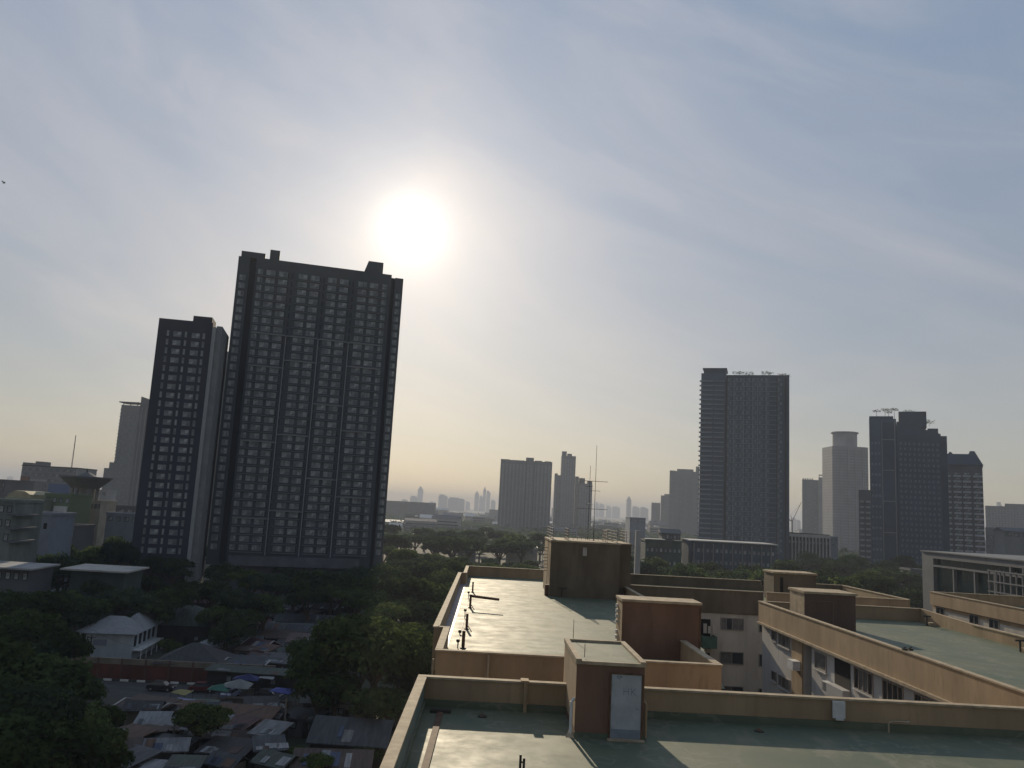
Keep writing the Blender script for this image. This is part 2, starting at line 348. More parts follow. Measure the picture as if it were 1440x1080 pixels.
# stair house
SX0, SX1, SY0, SY1, SZ = 3.13, 5.30, 27.0, 31.1, 27.35
m_ = B(); m_.box(SX0, SX1, SY0, SY1, 24.9, SZ - 0.12)
sh_ = m_.build('stair_house', M_brown, b1); sh_['label'] = 'small brown stair house with a grey steel door'
m_ = B(); m_.box(SX0 - .012, SX0 - .002, SY0 + .02, SY1, 25.25, SZ - .12); m_.build('painted_sunlit_side', M_beige, sh_)  # paler skin: sunlight on the left side put into the colour
m_ = B(); e = .04
m_.box(SX0 - e, SX0 + .14, SY0 - e, SY1 + e, SZ - .12, SZ + .04); m_.box(SX1 - .14, SX1 + e, SY0 - e, SY1 + e, SZ - .12, SZ + .04)
m_.box(SX0 + .14, SX1 - .14, SY1 - .12, SY1 + e, SZ - .12, SZ + .04); m_.box(SX0 + .14, SX1 - .14, SY0 - e, SY0 + .06, SZ - .12, SZ - .02)
m_.build('roof_rim', M_coping, sh_)
m_ = B(); m_.box(SX0 + .14, SX1 - .14, SY0 + .06, SY1 - .12, SZ - .12, SZ - .04); m_.build('roof', M_membrane, sh_)
m_ = B(); m_.box(SX0 - .03, SX1 + .03, SY0 - .03, SY0 - .002, 25.0, 25.16); m_.build('skirting', M_membrane, sh_)
dr = B(); dx0, dx1 = 4.24, 5.20
dr.box(dx0, dx1, SY0 - .05, SY0 - .004, 25.02, 26.98)
d_ = dr.build('door', M_door, b1)
m_ = B(); m_.tube((dx1 - .12, SY0 - .11, 25.98), (dx1 - .12, SY0 - .05, 25.98), .018); m_.ball((dx1 - .12, SY0 - .13, 25.98), .035); m_.build('door_knob', M_metal, d_)
m_ = B(); m_.box(dx0 - .05, dx0, SY0 - .07, SY0 - .003, 25.0, 27.03); m_.box(dx1, dx1 + .05, SY0 - .07, SY0 - .003, 25.0, 27.03); m_.box(dx0, dx1, SY0 - .07, SY0 - .003, 26.98, 27.03)
m_.build('door_frame', M_rust, d_)
m_ = B(); m_.box(dx0 + .02, dx1 - .02, SY0 - .058, SY0 - .051, 25.05, 25.32); m_.build('kick_plate', mat('kick', (0.22, 0.26, 0.30), 0.45, 0.15, 4), d_)
for z in (25.35, 26.0, 26.65): m_ = B(); m_.tube((dx0 + .01, SY0 - .085, z - .06), (dx0 + .01, SY0 - .085, z + .06), .018); m_.build('hinge', M_metal, d_)
m_ = B(); m_.box(dx0 - .1, dx1 + .1, SY0 - .28, SY0 - .075, 25.005, 25.045); m_.build('threshold', M_coping, d_)
# faint chalked marks on the door
m_ = B(); q = SY0 - .054
def stroke(x0, z0, x1, z1, t=.018):
    v = Vector((x1 - x0, 0, z1 - z0)).normalized(); n = Vector((-v.z, 0, v.x)) * t / 2
    m_.quad((x0 + n.x, q, z0 + n.z), (x1 + n.x, q, z1 + n.z), (x1 - n.x, q, z1 - n.z), (x0 - n.x, q, z0 - n.z))
hx = dx0 + .40
stroke(hx, 26.36, hx, 26.58); stroke(hx + .15, 26.36, hx + .15, 26.58); stroke(hx, 26.47, hx + .15, 26.47)
stroke(hx + .24, 26.36, hx + .24, 26.58); stroke(hx + .24, 26.45, hx + .37, 26.58); stroke(hx + .27, 26.48, hx + .38, 26.36)
stroke(dx0 + .16, 26.92, dx0 + .24, 26.84, .03); stroke(dx0 + .24, 26.84, dx0 + .34, 26.92, .03); stroke(dx0 + .18, 26.93, dx0 + .33, 26.925, .03)
m_.build('chalk_lettering', mat('smudge', (0.20, 0.235, 0.27), 0.8), d_)
# down pipes beside the stair house
for x, y in ((SX0 - .12, SY0 + .12), (SX1 + .12, SY0 + .3)):
    m_ = B(); m_.tube((x, y, 25.02), (x, y, 26.05), .055); m_.tube((x, y, 26.05), (x + (.1 if x < 4 else -.12), y, 26.16), .05); m_.build('down_pipe', M_white if x < 4 else M_beige, b1)
m_ = B(); m_.add([(SX0 - .30, SY0 - .1, 25.006), (SX0 - .02, SY0 - .1, 25.006), (SX0 - .02, SY0 + .35, 25.2), (SX0 - .12, SY0 + .35, 25.2)], [(0, 1, 2, 3)]); m_.build('flashing', M_coping, b1)
# lower floors: windows towards the courtyard side (seen only from the side)
for fl in range(7):
    for k in range(4): wall_window(b1, 'W', -2.0, 2 + k * 7, 22.3 - fl * 3 - 0.2, 23.6 - fl * 3 - .2, 2.2, 3, True)
# things standing on the near roof
def on_roof_pt(px, py, z=25.0): p = onz(px, py, z); return (p.x, p.y)
def rod(name, label, cat, px, py, top, r=.02, mt=None, group=None, z=25.0, ball=0, lean=0):
    x, y = on_roof_pt(px, py, z); h = CZ + ray(px, top).z * y / ray(px, top).y - z
    m_ = MB(); m_.tube((x, y, z), (x + lean, y, z + h), r, r * .8)
    if ball: m_.ball((x + lean, y, z + h), ball)
    return tag(m_.build(name, mt or M_darkmetal), label, cat, group)
t = thing('drain_channel', 'rusty metal drain channel laid along the near green roof towards the corner', 'drain', (0, 0, 25.0))
p0 = onz(619, 1003, 25); p1 = onz(600, 1080, 25); d = (p1 - p0)
m_ = MB(); w_ = .10
m_.loft([(p0.x - w_, p0.y, .012), (p0.x + w_, p0.y, .012), (p0.x + w_, p0.y, .05), (p0.x - w_, p0.y, .05)], [(p1.x - w_, p1.y - 4, .012), (p1.x + w_, p1.y - 4, .012), (p1.x + w_, p1.y - 4, .05), (p1.x - w_, p1.y - 4, .05)]); m_.build('grate', M_rust, t)
m_ = MB(); m_.box(p0.x - .35, p0.x + .35, p0.y, p0.y + .25, .01, .09); m_.build('outlet_cover', M_darkmetal, t)
t = thing('pipe_stub', 'pair of thin dark pipe stubs rising from the near green roof at its front edge', 'pipe', (0, 0, 25))
for k, (px, py, tp) in enumerate(((731, 1086, 1061), (736, 1088, 1066))):
    q_ = onz(px, py, 25); h = CZ + ray(px, tp).z * q_.y / ray(px, tp).y - 25
    m_ = MB(); m_.tube((q_.x, q_.y, 0), (q_.x, q_.y, h), .035); m_.build('pipe', M_darkmetal, t)
m_ = MB(); qa = onz(731, 1086, 25); qb = onz(736, 1088, 25); m_.tube((qa.x, qa.y, .28), (qb.x, qb.y, .28), .025); m_.build('cross_tie', M_darkmetal, t)
t = thing('bent_pipe', 'short pale bent pipe along the near parapet beyond the junction box', 'pipe', (sx(14.4, 29.7), 29.7, 25))
m_ = MB(); m_.tube((0, 0, 0), (0, 0, .32), .03); m_.tube((0, 0, .32), (.12, 0, .38), .03); m_.tube((.12, 0, .38), (.75, 0, .38), .03); m_.build('pipe', M_coping, t)
m_ = MB(); m_.tube((.75, 0, .38), (.75, .2, .38), .035); m_.build('elbow', M_coping, t)
rod('lightning_rod', 'thin lightning rod on the back corner of the brown stair house roof', 'rod', 806, 899, 871, .012, M_darkmetal, 'lightning rods', z=SZ)
rod('lightning_rod', 'thin lightning rod on the front corner of the brown stair house roof', 'rod', 822, 924, 905, .012, M_darkmetal, 'lightning rods', z=SZ)

for lab, x, y in (('small round roof drain near the parapet corner on the near green roof', 0.2, 28.9), ('small round roof drain right of the stair house on the near green roof', 9.6, 28.9)):
    t = thing('roof_drain', lab, 'drain', (sx(x, y), y, 25.0), 0, 'round roof drains')
    m_ = MB(); m_.tube((0, 0, .008), (0, 0, .04), .16, .15, n=14); m_.build('collar', M_darkmetal, t)
    m_ = MB(); m_.tube((0, 0, .041), (0, 0, .11), .09, .03, n=10); m_.build('strainer', M_rust, t)
# ---- second block: the long sunlit roof behind
b2 = thing('apartment_block', 'long block behind with a sunlit green roof, brown lift house and tall penthouse', 'apartment block', (0, 0, 0), 0, 'flat roofed apartment blocks')
m_ = B(); m_.box(-1.75, 10.1, 35.7, 85.8, 0, 23.9); m_.build('wall', M_offwhite, b2)
m_ = B(); m_.add([(-1.6, 35.7, 25.0), (10.4, 35.7, 25.0), (12.2, 46, 25.0), (12.2, 85.8, 25.0), (-1.6, 85.8, 25.0)], [(0, 1, 2, 3, 4)])
m_.build('roof_membrane', M_membrane, b2)
m_ = B(); m_.box(-1.74, 10.15, 35.72, 85.7, 23.91, 24.98); m_.build('roof_slab', M_beige, b2)
P = lambda *a, **k: parapet(b2, *a, **k)
P((-1.85, 35.5), (10.2, 35.5)); P((-1.85, 35.73), (-1.85, 42.1)); P((-1.9, 76.9), (-1.9, 86)); P((-1.68, 85.8), (12.2, 85.8))
P((-2.38, 42.1), (-2.38, 76.9)); P((-2.16, 42.1), (-1.63, 42.1)); P((-2.16, 76.68), (-1.68, 76.68))
P((9.98, 35.73), (9.98, 41.9)); P((12.0, 57), (12.0, 73))
m_ = B(); m_.box(-2.15, -1.62, 42.33, 76.6, 24.7, 24.99); m_.build('gutter', mat('lilac_grey_membrane', (0.22, 0.21, 0.25), 0.5, 0.2, 1.0), b2)
m_ = B(); m_.box(10.12, 12.3, 46.1, 73.0, 0, 24.95); m_.build('side_wing', M_beige, b2)
m_ = B(); m_.tube((0.38, 35.42, 23.5), (0.38, 35.42, 25.9), .05); m_.build('down_pipe', M_coping, b2)
m_ = B(); m_.tube((-1.95, 35.6, 12), (-1.95, 35.6, 25.6), .05); m_.build('down_pipe', M_coping, b2)
# brown lift house
m_ = B(); m_.box(7.04, 10.98, 42.0, 43.8, 24.9, 27.72); lh = m_.build('lift_house', M_brown, b2); lh['label'] = 'brown lift house with a thin pale roof rim'
m_ = B(); m_.box(6.98, 11.04, 41.93, 43.87, 27.72, 27.84); m_.build('roof_rim', M_coping, lh)
m_ = B(); m_.box(7.028, 7.038, 42.02, 43.8, 25.0, 27.7); m_.build('painted_sunlit_side', M_beige, lh)  # sunlit left side of the lift house painted as a paler skin
for k in range(9):
    if k == 4: continue
    m_ = B(); m_.box(6.93, 7.026, 43.3, 43.5, 25.2 + k * .26, 25.36 + k * .26); m_.build('rung_block', M_white, lh)
m_ = B(); m_.box(10.9, 11.0, 41.98, 42.0, 25, 27.6); m_.build('corner_bead', M_rust, lh)
# tall penthouse
m_ = B(); m_.box(5.5, 11.3, 69.5, 77.0, 24.9, 29.5); ph = m_.build('penthouse', M_olive, b2); ph['label'] = 'tall dark olive penthouse with railings and aerials on its roof'
m_ = B(); m_.box(11.3, 12.5, 71.0, 77.0, 24.9, 29.5); m_.build('setback', M_olive, ph)
m_ = B(); m_.box(5.42, 11.38, 69.42, 77.05, 29.5, 29.64); m_.box(11.38, 12.58, 70.92, 77.05, 29.5, 29.6); m_.build('roof_rim', M_coping, ph)
m_ = B(); m_.box(5.47, 5.49, 69.55, 77, 25.0, 29.5); m_.build('painted_sunlit_side', M_beige, ph)  # sun on the penthouse's left side is put into this paler colour
m_ = B(); m_.box(8.15, 8.5, 69.44, 69.495, 28.45, 29.15); m_.build('vent_panel', M_metal, ph)
m_ = B(); m_.box(5.15, 5.46, 69.9, 70.5, 25.0, 25.9); m_.build('tap_box', M_rust, ph)
m_ = B(); m_.tube((6.5, 69.3, 25.0), (6.5, 69.3, 25.75), .05); m_.tube((6.15, 69.3, 25.75), (6.95, 69.3, 25.75), .05); m_.build('vent_tee', M_darkmetal, ph)
M_rail = mat('galvanised_rail', (0.30, 0.26, 0.22), 0.8, 0.2, 2.0, spec=.1)
def railing(x0, y0, x1, y1, n, label=None, z=29.62, rails=4, r=.028, h=1.0):
    t = B()
    for k in range(rails): t.tube((x0, y0, z + h * (k + 1) / rails), (x1, y1, z + h * (k + 1) / rails), r)
    for k in range(n + 1):
        f = k / n; t.tube((x0 + (x1 - x0) * f, y0 + (y1 - y0) * f, z), (x0 + (x1 - x0) * f, y0 + (y1 - y0) * f, z + h), r)
    o = t.build('railing', M_rail, b2)
    if label: o['label'] = label
    return o
for x in (5.62, 6.9, 10.2, 11.05): railing(x, 69.75, x, 72.6 if x in (6.9, 10.2) else 76.8, 3)
railing(6.9, 72.6, 10.2, 72.6, 9, 'thin fence of close uprights across the penthouse roof', rails=2, r=.018)
railing(12.4, 71.2, 12.4, 76.8, 3)
m_ = B()
for k in range(8): m_.box(4.95, 5.4, 71.6, 71.72, 26.9 + k * .28, 26.96 + k * .28)
m_.tube((4.95, 71.66, 26.7), (4.95, 71.66, 29.2), .02); m_.tube((5.4, 71.66, 25.1), (5.4, 71.66, 29.6), .02); m_.build('wall_ladder', M_rail, b2)
# aerials on the penthouse roof
def aerial(label, px, base_z, Y, top_py, booms, mast_r=.03):
    d = ray(px, 745); x = d.x * Y / d.y; t = thing('tv_aerial', label, 'aerial', (x, Y, base_z), 0, 'aerials on the penthouse')
    dd = ray(px, top_py); h = CZ + dd.z * Y / dd.y - base_z
    m_ = MB(); m_.tube((0, 0, 0), (0, 0, h), mast_r, mast_r * .6); m_.build('mast', M_darkmetal, t)
    m_ = MB(); m_.box(-.15, .15, -.15, .15, 0, .06); m_.build('foot_plate', M_darkmetal, t)
    for (zz, x0, x1, n) in booms:
        b_ = MB(); zq = h * zz; b_.tube((x0, 0, zq), (x1, .25, zq), .022)
        for k in range(n):
            f = (k + .5) / n; b_.tube((x0 + (x1 - x0) * f, -.45 + .25 * f, zq), (x0 + (x1 - x0) * f, .45 + .25 * f, zq), .012)
        b_.build('boom', M_darkmetal, t)
aerial('tall tv aerial mast with three crossed booms on the penthouse roof', 835, 29.6, 73.4, 626, ((.62, -1.0, 1.15, 9), (.52, -.35, .5, 5), (.33, -1.6, 1.2, 10)))
aerial('shorter tv aerial mast beside the tall aerial on the penthouse roof', 827, 29.6, 74.6, 655, ((.72, -.35, .3, 4), (.48, -.3, .35, 4)))
# pipes standing on the long roof
for lab, px, py, tp, r in (('dark vent pipe at the far end of the line of pipes on the sunlit roof', 664.5, 833, 818, .07),
                       ('dark vent pipe under the long horizontal arm on the sunlit roof', 661, 855, 838, .08),
                       ('dark vent pipe in the middle of the sunlit roof edge', 656, 885, 863, .075),
                       ('thick dark vent pipe nearest the front parapet of the sunlit roof', 651, 912, 887, .085)):
    x, y = on_roof_pt(px, py); h = CZ + ray(px, tp).z * y / ray(px, tp).y - 25
    t = thing('vent_pipe', lab, 'vent pipe', (x, y, 25.0), 0, 'vent pipes on the sunlit roof')
    m_ = MB(); m_.tube((0, 0, 0), (0, 0, h), r, n=10); m_.build('pipe', M_rust, t)
    m_ = MB(); m_.tube((0, 0, 0), (0, 0, .06), r * 2, r * 1.6, n=10); m_.build('collar', M_darkmetal, t)
    if 'long horizontal' in lab:
        m_ = MB(); m_.tube((0, 0, h), (2.0, -.8, h - .06), r * 1.15, n=10); m_.build('arm', M_rust, t)
        m_ = MB(); m_.tube((0, 0, h), (0, 0, h + .12), r * 1.4, n=10); m_.build('cap', M_darkmetal, t)
    if 'nearest' not in lab and 'far end' not in lab:
        m_ = MB(); m_.tube((0, 0, .3), (.32, -.9, 0.02), r * .35); m_.build('brace', M_rust, t)
for lab, px, py, tp in (('ball topped post farthest along the left edge of the sunlit roof', 658.5, 842, 833), ('ball topped post halfway along the left edge of the sunlit roof', 653.5, 870, 858),
                        ('ball topped post close to the front parapet of the sunlit roof', 643.5, 911, 901), ('small ball topped post between the middle and the front posts', 646.5, 892, 888)):
    rod('post', lab, 'post', px, py, tp, .03, M_darkmetal, 'ball topped posts on the sunlit roof', ball=.10)
cab = MB(); a_ = onz(658.5, 842, 25.02); b_ = onz(653.5, 870, 25.02); c_ = onz(646.5, 892, 25.02); d_2 = onz(643.5, 911, 25.02)
for u, v in ((a_, b_), (b_, c_), (c_, d_2)): cab.tube(u, v, .015)
tag(cab.build('cable', M_darkmetal), 'thin dark cable running between the ball topped posts on the sunlit roof', 'cable')

# ---- rear wing
b3 = thing('apartment_block', 'rear courtyard wing facing the camera with off white wall, three window rows and green balcony', 'apartment block', (0, 0, 0), 0, 'flat roofed apartment blocks')
m_ = B(); m_.box(12.32, 37.5, 73.2, 86.8, 0, 23.95); m_.build('wall', M_offwhite, b3)
m_ = B(); m_.box(12.35, 37.4, 73.3, 86.7, 24.0, 24.9); m_.build('roof_slab', M_beige, b3)
m_ = B(); m_.add([(12.4, 73.3, 25.0), (37.4, 73.3, 25.0), (37.4, 86.7, 25.0), (12.4, 86.7, 25.0)], [(0, 1, 2, 3)]); m_.build('roof_membrane', M_membrane, b3)
parapet(b3, (12.3, 73.05), (24.6, 73.05), z0=24.0, mt=M_olive); parapet(b3, (24.9, 73.05), (37.4, 73.05), z0=24.0)
parapet(b3, (37.4, 73.3), (37.4, 86.6)); parapet(b3, (12.6, 86.7), (37.6, 86.7), mt=M_olive)
m_ = B(); m_.box(26.7, 30.6, 76.5, 79.2, 24.9, 27.45); q_ = m_.build('lift_house', M_olive, b3)
m_ = B(); m_.box(26.6, 30.7, 76.4, 79.3, 27.45, 27.6); m_.build('roof_rim', M_coping, q_)
m_ = B(); m_.box(27.3, 27.55, 76.45, 76.5, 25.2, 27.1); m_.build('door', M_black, q_)
def fx(px, Y=73.2): d = ray(px, 880); return d.x * Y / d.y + SH * Y
for fl in range(7):
    z1 = 23.62 - fl * 2.86
    wall_window(b3, 'S', 73.2, fx(1013), z1 - 1.05, z1, fx(1046) - fx(1013), 4 if fl == 0 else 2, True, sill=False)
    wall_window(b3, 'S', 73.2, fx(1067), z1 - 1.1, z1 - .05, 1.05, 2, True, sill=False)
    for k in range(2): wall_window(b3, 'S', 73.2, 29 + k * 4, z1 - 1.05, z1, 2, 3, True, sill=False)
for fl in range(5):
    z = 21.1 - fl * 2.86
    m_ = B(); x0, x1 = fx(983), fx(1003.5)
    m_.box(x0, x1, 72.1, 73.2, z, z + .12); m_.box(x0, x1, 72.02, 72.12, z, z + 1.0); m_.box(x1 - .1, x1, 72.12, 73.2, z + .12, z + 1.0); m_.box(x0, x0 + .1, 72.12, 73.2, z + .12, z + 1.0)
    bo = m_.build('balcony', M_green_balc, b3)
    m_ = B(); m_.box(x0 + .15, x1 - .3, 73.14, 73.19, z + .12, z + 2.3); m_.build('balcony_door', M_black, bo)
    if fl == 0:
        m_ = B()
        for k, (w_, hh) in enumerate(((.3, .8), (.25, .6), (.35, .7))): m_.box(x0 + .2 + k * .4, x0 + .2 + k * .4 + w_, 72.5, 72.53, z + 1.2, z + 1.2 + hh)
        m_.build('hanging_laundry', M_offwhite, bo)
rod('valve_post', 'small dark valve standing on the rear parapet of the courtyard wing', 'valve', 1072, 823, 817, .12, M_darkmetal, z=26.0, ball=.14)

# ---- right hand wing
b4 = thing('apartment_block', 'wing with a wide pale green roof, sloping tan parapet and windowed courtyard wall', 'apartment block', (0, 0, 0), 0, 'flat roofed apartment blocks')
WX = 21.65
m_ = B(); m_.box(WX, 34.3, 30.6, 54.9, 0, 24.2); m_.box(WX, 34.3, 56.3, 64.6, 0, 24.2); m_.box(WX + 1.6, 34.3, 54.9, 56.3, 0, 24.2); m_.build('wall', mat('courtyard_wall', (0.55, 0.53, 0.49), 0.85, 0.12, 0.4, streak=(1, 1, .2)), b4)
m_ = B(); m_.box(WX - .15, 34.2, 30.6, 64.6, 24.25, 24.9); m_.build('roof_slab', M_beige, b4)
m_ = B(); m_.add([(WX, 30.6, 25.0), (34.3, 30.6, 25.0), (34.3, 65.3, 25.0), (WX, 65.3, 25.0)], [(0, 1, 2, 3)]); m_.build('roof_membrane', M_membrane, b4)
parapet(b4, (21.4, 30.6), (21.4, 64.7), z0=24.45); parapet(b4, (21.63, 64.5), (26, 64.5), z0=24.45); parapet(b4, (34.3, 30.6), (34.3, 58.5), z0=23.5, z1=25.75); parapet(b4, (26, 65.3), (34.3, 65.3))
m_ = B(); m_.loft([(34.3, 58.5, 23.5), (34.52, 58.5, 23.5), (34.52, 58.5, 25.74), (34.3, 58.5, 25.74)], [(34.3, 65.5, 23.5), (34.52, 65.5, 23.5), (34.52, 65.5, 26.0), (34.3, 65.5, 26.0)]); m_.build('end_wall', M_beige, b4)
m_ = B(); m_.box(21.25, 21.44, 30.6, 64.72, 24.3, 24.45); m_.build('cornice', M_coping, b4)
m_ = B(); m_.box(22.1, 25.6, 57.2, 60.0, 24.9, 27.35); q_ = m_.build('lift_house', mat('dark_brown_render', (0.13, 0.085, 0.065), 0.85, 0.2, 0.7, streak=(1, 1, .3)), b4); q_['label'] = 'dark brown lift house on the wing roof'
m_ = B(); m_.box(22.0, 25.7, 57.1, 60.1, 27.35, 27.5); m_.build('roof_rim', M_coping, q_)
m_ = B(); m_.box(22.085, 22.098, 57.25, 59.95, 25, 27.35); m_.build('painted_sunlit_side', M_coping, q_)  # left side painted paler to carry the sunlight on it
m_ = B(); m_.box(24.0, 24.06, 57.17, 57.2, 25.0, 26.9); m_.box(22.5, 24.0, 57.17, 57.2, 26.85, 26.9); m_.build('door', M_olive, q_)
def wy(px, py):  # y on the courtyard wall under a pixel
    d = ray(px, py); return (21.5 / (d.x + SH * d.y)) * d.y
for fl in range(7):
    dz = -2.86 * fl
    for (a, b, zt, zb, n, cur) in ((62.36, 61.35, 24.15, 23.45, 1, False), (60.9, 58.7, 24.15, 23.35, 3, True), (54.3, 52.5, 24.0, 22.95, 1, True),
                                   (48.6, 46.3, 24.1, 22.9, 4, True), (45.2, 43.0, 24.1, 22.9, 4, False), (41.9, 39.2, 24.1, 22.8, 4, True), (36.5, 33.5, 24.0, 22.9, 3, True)):
        wall_window(b4, 'W', WX, b, zb + dz, zt + dz, a - b, n, cur)
    m_ = B(); m_.box(WX - .03, WX - .002, 49.15, 51.3, 21.8 + dz, 24.1 + dz); rc = m_.build('loggia', M_black, b4)
    m_ = B(); m_.box(WX - .5, WX - .035, 49.1, 51.4, 21.75 + dz, 22.6 + dz); m_.box(WX - .5, WX - .035, 49.1, 51.4, 21.6 + dz, 21.75 + dz); m_.build('balustrade', M_pale_frame, rc)
    m_ = B(); m_.box(WX - .4, WX - .004, 52.0 - .6, 52.9 - .6, 22.0 + dz, 22.55 + dz); ac = m_.build('air_conditioner', M_white, b4)
    m_ = B()
    for k in range(5): m_.box(WX - .42, WX - .405, 51.45, 52.25, 22.06 + dz + k * .1, 22.1 + dz + k * .1)
    m_.build('grille', M_darkmetal, ac)
m_ = B(); m_.box(WX - .1, WX - .003, 56.3, 58.2, 0, 24.24); m_.build('pilaster', M_beige, b4)
m_ = B(); m_.box(WX - .6, WX - .1, 56.6, 57.6, 22.3, 22.9); m_.build('air_conditioner', M_white, b4)
m_ = B(); m_.box(WX - .05, WX - .002, 58.35, 62.9, 24.18, 24.3); m_.build('light_band', M_white, b4)
t = thing('pipe_fitting', 'small pair of dark clamps lying on the tan parapet of the wing', 'fitting', (sx(21.5, 42.5), 42.5, 26.0))
for k in (0, 1):
    m_ = MB(); m_.box(-.12 + k * .3, .08 + k * .3, -.1, .1, 0, .1); m_.tube((-.1 + k * .3, 0, .1), (.05 + k * .3, 0, .17), .03); m_.build('clamp', M_darkmetal, t)
for lab, px, py, tp in (('standpipe with a pale foot at the far right corner of the wide green roof', 1303.5, 880, 866), ('standpipe beside the right parapet of the wide green roof', 1435, 917, 900)):
    x, y = on_roof_pt(px, py); h = CZ + ray(px, tp).z * y / ray(px, tp).y - 25
    t = thing('standpipe', lab, 'standpipe', (x, y, 25.0), 0, 'standpipes on the wide roof')
    m_ = MB(); m_.tube((0, 0, 0), (0, 0, h), .07); m_.tube((-.3, 0, h * .95), (.3, 0, h * .95), .06); m_.build('pipe', M_darkmetal, t)
    m_ = MB(); m_.box(.1, .5, -.2, .2, 0, .25); m_.build('foot', M_coping, t)

# ---- third wing farther right
b5 = thing('apartment_block', 'farthest right wing with tan parapet band over a pale strip of small windows', 'apartment block', (0, 0, 0), 0, 'flat roofed apartment blocks')
TX = 45.6
m_ = B(); m_.box(TX, 58, 48, 84.3, 0, 24.3); m_.build('wall', M_offwhite, b5)
m_ = B(); m_.box(TX + .01, 58, 48, 84.25, 24.31, 24.9); m_.build('roof_slab', M_beige, b5)
m_ = B(); m_.add([(TX, 48, 25.0), (58, 48, 25.0), (58, 84.3, 25.0), (TX, 84.3, 25.0)], [(0, 1, 2, 3)]); m_.build('roof_membrane', M_membrane, b5)
parapet(b5, (TX - .2, 48), (TX - .2, 84.5), z0=24.7); parapet(b5, (TX + .03, 84.3), (58, 84.3))
for fl in range(7):
    for k, y in enumerate((82.2, 76.5, 73.5, 67.8, 64.5, 60)): wall_window(b5, 'W', TX, y, 23.75 - 2.86 * fl, 24.6 - 2.86 * fl, 1.5, 2, False)
m_ = B(); m_.box(48.2, 56, 66.5, 72, 24.9, 27.3); q_ = m_.build('stair_house', M_beige, b5); q_['label'] = 'tan stair house with a blue grey door at the picture edge'
m_ = B(); m_.box(48.1, 56.1, 66.4, 72.1, 27.3, 27.45); m_.build('roof_rim', M_coping, q_)
m_ = B(); m_.box(48.9, 50.6, 66.4, 66.49, 25.0, 27.0); m_.build('door', mat('blue_grey_door', (0.20, 0.24, 0.34), 0.6), b5)
# ------------------------------------------------------------------ towers
GL = [mat('reflection_toned_glass', (0.19, 0.215, 0.225), 0.35, 0.6, 0.45, spec=0.6, rnd_obj=0.3), mat('pale_reflection_toned_glass', (0.34, 0.36, 0.36), 0.4, 0.6, 0.7, spec=0.5, rnd_obj=0.25)]  # sky reflected in the panes is put into these pale base colours
TW = {}
def tower_window_mesh(w, h, fm, style=0):
    k = (round(w, 2), round(h, 2), fm.name, style)
    if k in TW: return TW[k]
    m_ = MB(); t = .12
    m_.box(0, w, -.10, 0, 0, t); m_.box(0, w, -.10, 0, h - t, h); m_.box(0, t, -.10, 0, t, h - t); m_.box(w - t, w, -.10, 0, t, h - t)
    if w > 1.4: m_.box(w / 2 - .05, w / 2 + .05, -.08, 0, t, h - t)
    n = 1 if w <= 1.4 else 2
    for i in range(n): m_.quad((t + (w - 2 * t) * i / n, -.03, t), (t + (w - 2 * t) * (i + 1) / n, -.03, t), (t + (w - 2 * t) * (i + 1) / n, -.03, h - t), (t + (w - 2 * t) * i / n, -.03, h - t), 1 + (style + i) % 2)
    TW[k] = m_.mesh('window', [fm, GL[0], GL[1]]); return TW[k]
def add_windows(parent, wins, fm, limit=100):
    """wins: (x, y, z, w, h, style, yaw). The first LIMIT as parts, the rest as one part"""
    big = sorted(wins, key=lambda q: (-round(q[3] * q[4], 1), (int(q[2] * 31) * 7 + int(q[0] * 17)) % 97))[:limit]; ids = {id(q) for q in big}
    rest = [q for q in wins if id(q) not in ids]
    for q in big:
        o = link('window', tower_window_mesh(q[3], q[4], fm, q[5]), parent, (q[0], q[1], q[2]))
        if len(q) > 6 and q[6]: o.rotation_euler = (0, 0, q[6])
    if rest:
        m_ = MB()
        for q in rest:
            me = tower_window_mesh(q[3], q[4], fm, q[5]); ya = q[6] if len(q) > 6 else 0; c, s_ = math.cos(ya), math.sin(ya); n0 = len(m_.v)
            m_.v += [(q[0] + v.co.x * c - v.co.y * s_, q[1] + v.co.x * s_ + v.co.y * c, q[2] + v.co.z) for v in me.vertices]
            for p in me.polygons: m_.f.append(tuple(n0 + i for i in p.vertices)); m_.mi.append(p.material_index)
        o = m_.build('window_rows', [fm, GL[0], GL[1]], parent); o['kind'] = 'stuff'
def top_z(px, py, Y): d = ray(px, py); return CZ + d.z * Y / d.y
def at_x(px, py, Y): d = ray(px, py); return d.x * Y / d.y

M_t1 = mat('charcoal_facade', (0.062, 0.074, 0.084), 0.75, 0.15, 0.2)
M_t1b = mat('charcoal_groove', (0.022, 0.025, 0.030), 0.8)
M_t1w = mat('charcoal_window_frame', (0.19, 0.205, 0.215), 0.6)
M_line = mat('pale_grid_strip', (0.27, 0.275, 0.28), 0.6)
# T1 : the big slab in front of the sun
def ray_hit(px, py, o, d2):      # intersection of the vertical plane through o along d2 with the pixel's ray
    d = ray(px, py); a = d2.x; b = d2.y
    # o + s*(a,b) = t*(d.x,d.y)
    den = a * d.y - b * d.x; s = (o.y * d.x - o.x * d.y) / den; t = (o.x + s * a) / d.x
    return s, CZ + d.z * t
A = Vector((at_x(336, 359, 272), 272)); az = R(16)
E1 = Vector((math.cos(az), math.sin(az)))
wid, ztr = ray_hit(568, 384, A, E1); _, ztl = ray_hit(336, 359, A, E1)
T1H = ztl - 0.6
t1 = thing('residential_tower', 'huge dark slab tower with dense window grid, its top corner against the sun', 'tower', (A.x, A.y, 0), az)
FH = 2.86; z0w = 13.0; nfl = int((T1H - 2.5 - z0w) / FH)
m_ = MB(); Wd = wid
g1a, g1b, g2a, g2b = .068 * Wd, .105 * Wd, .925 * Wd, .948 * Wd
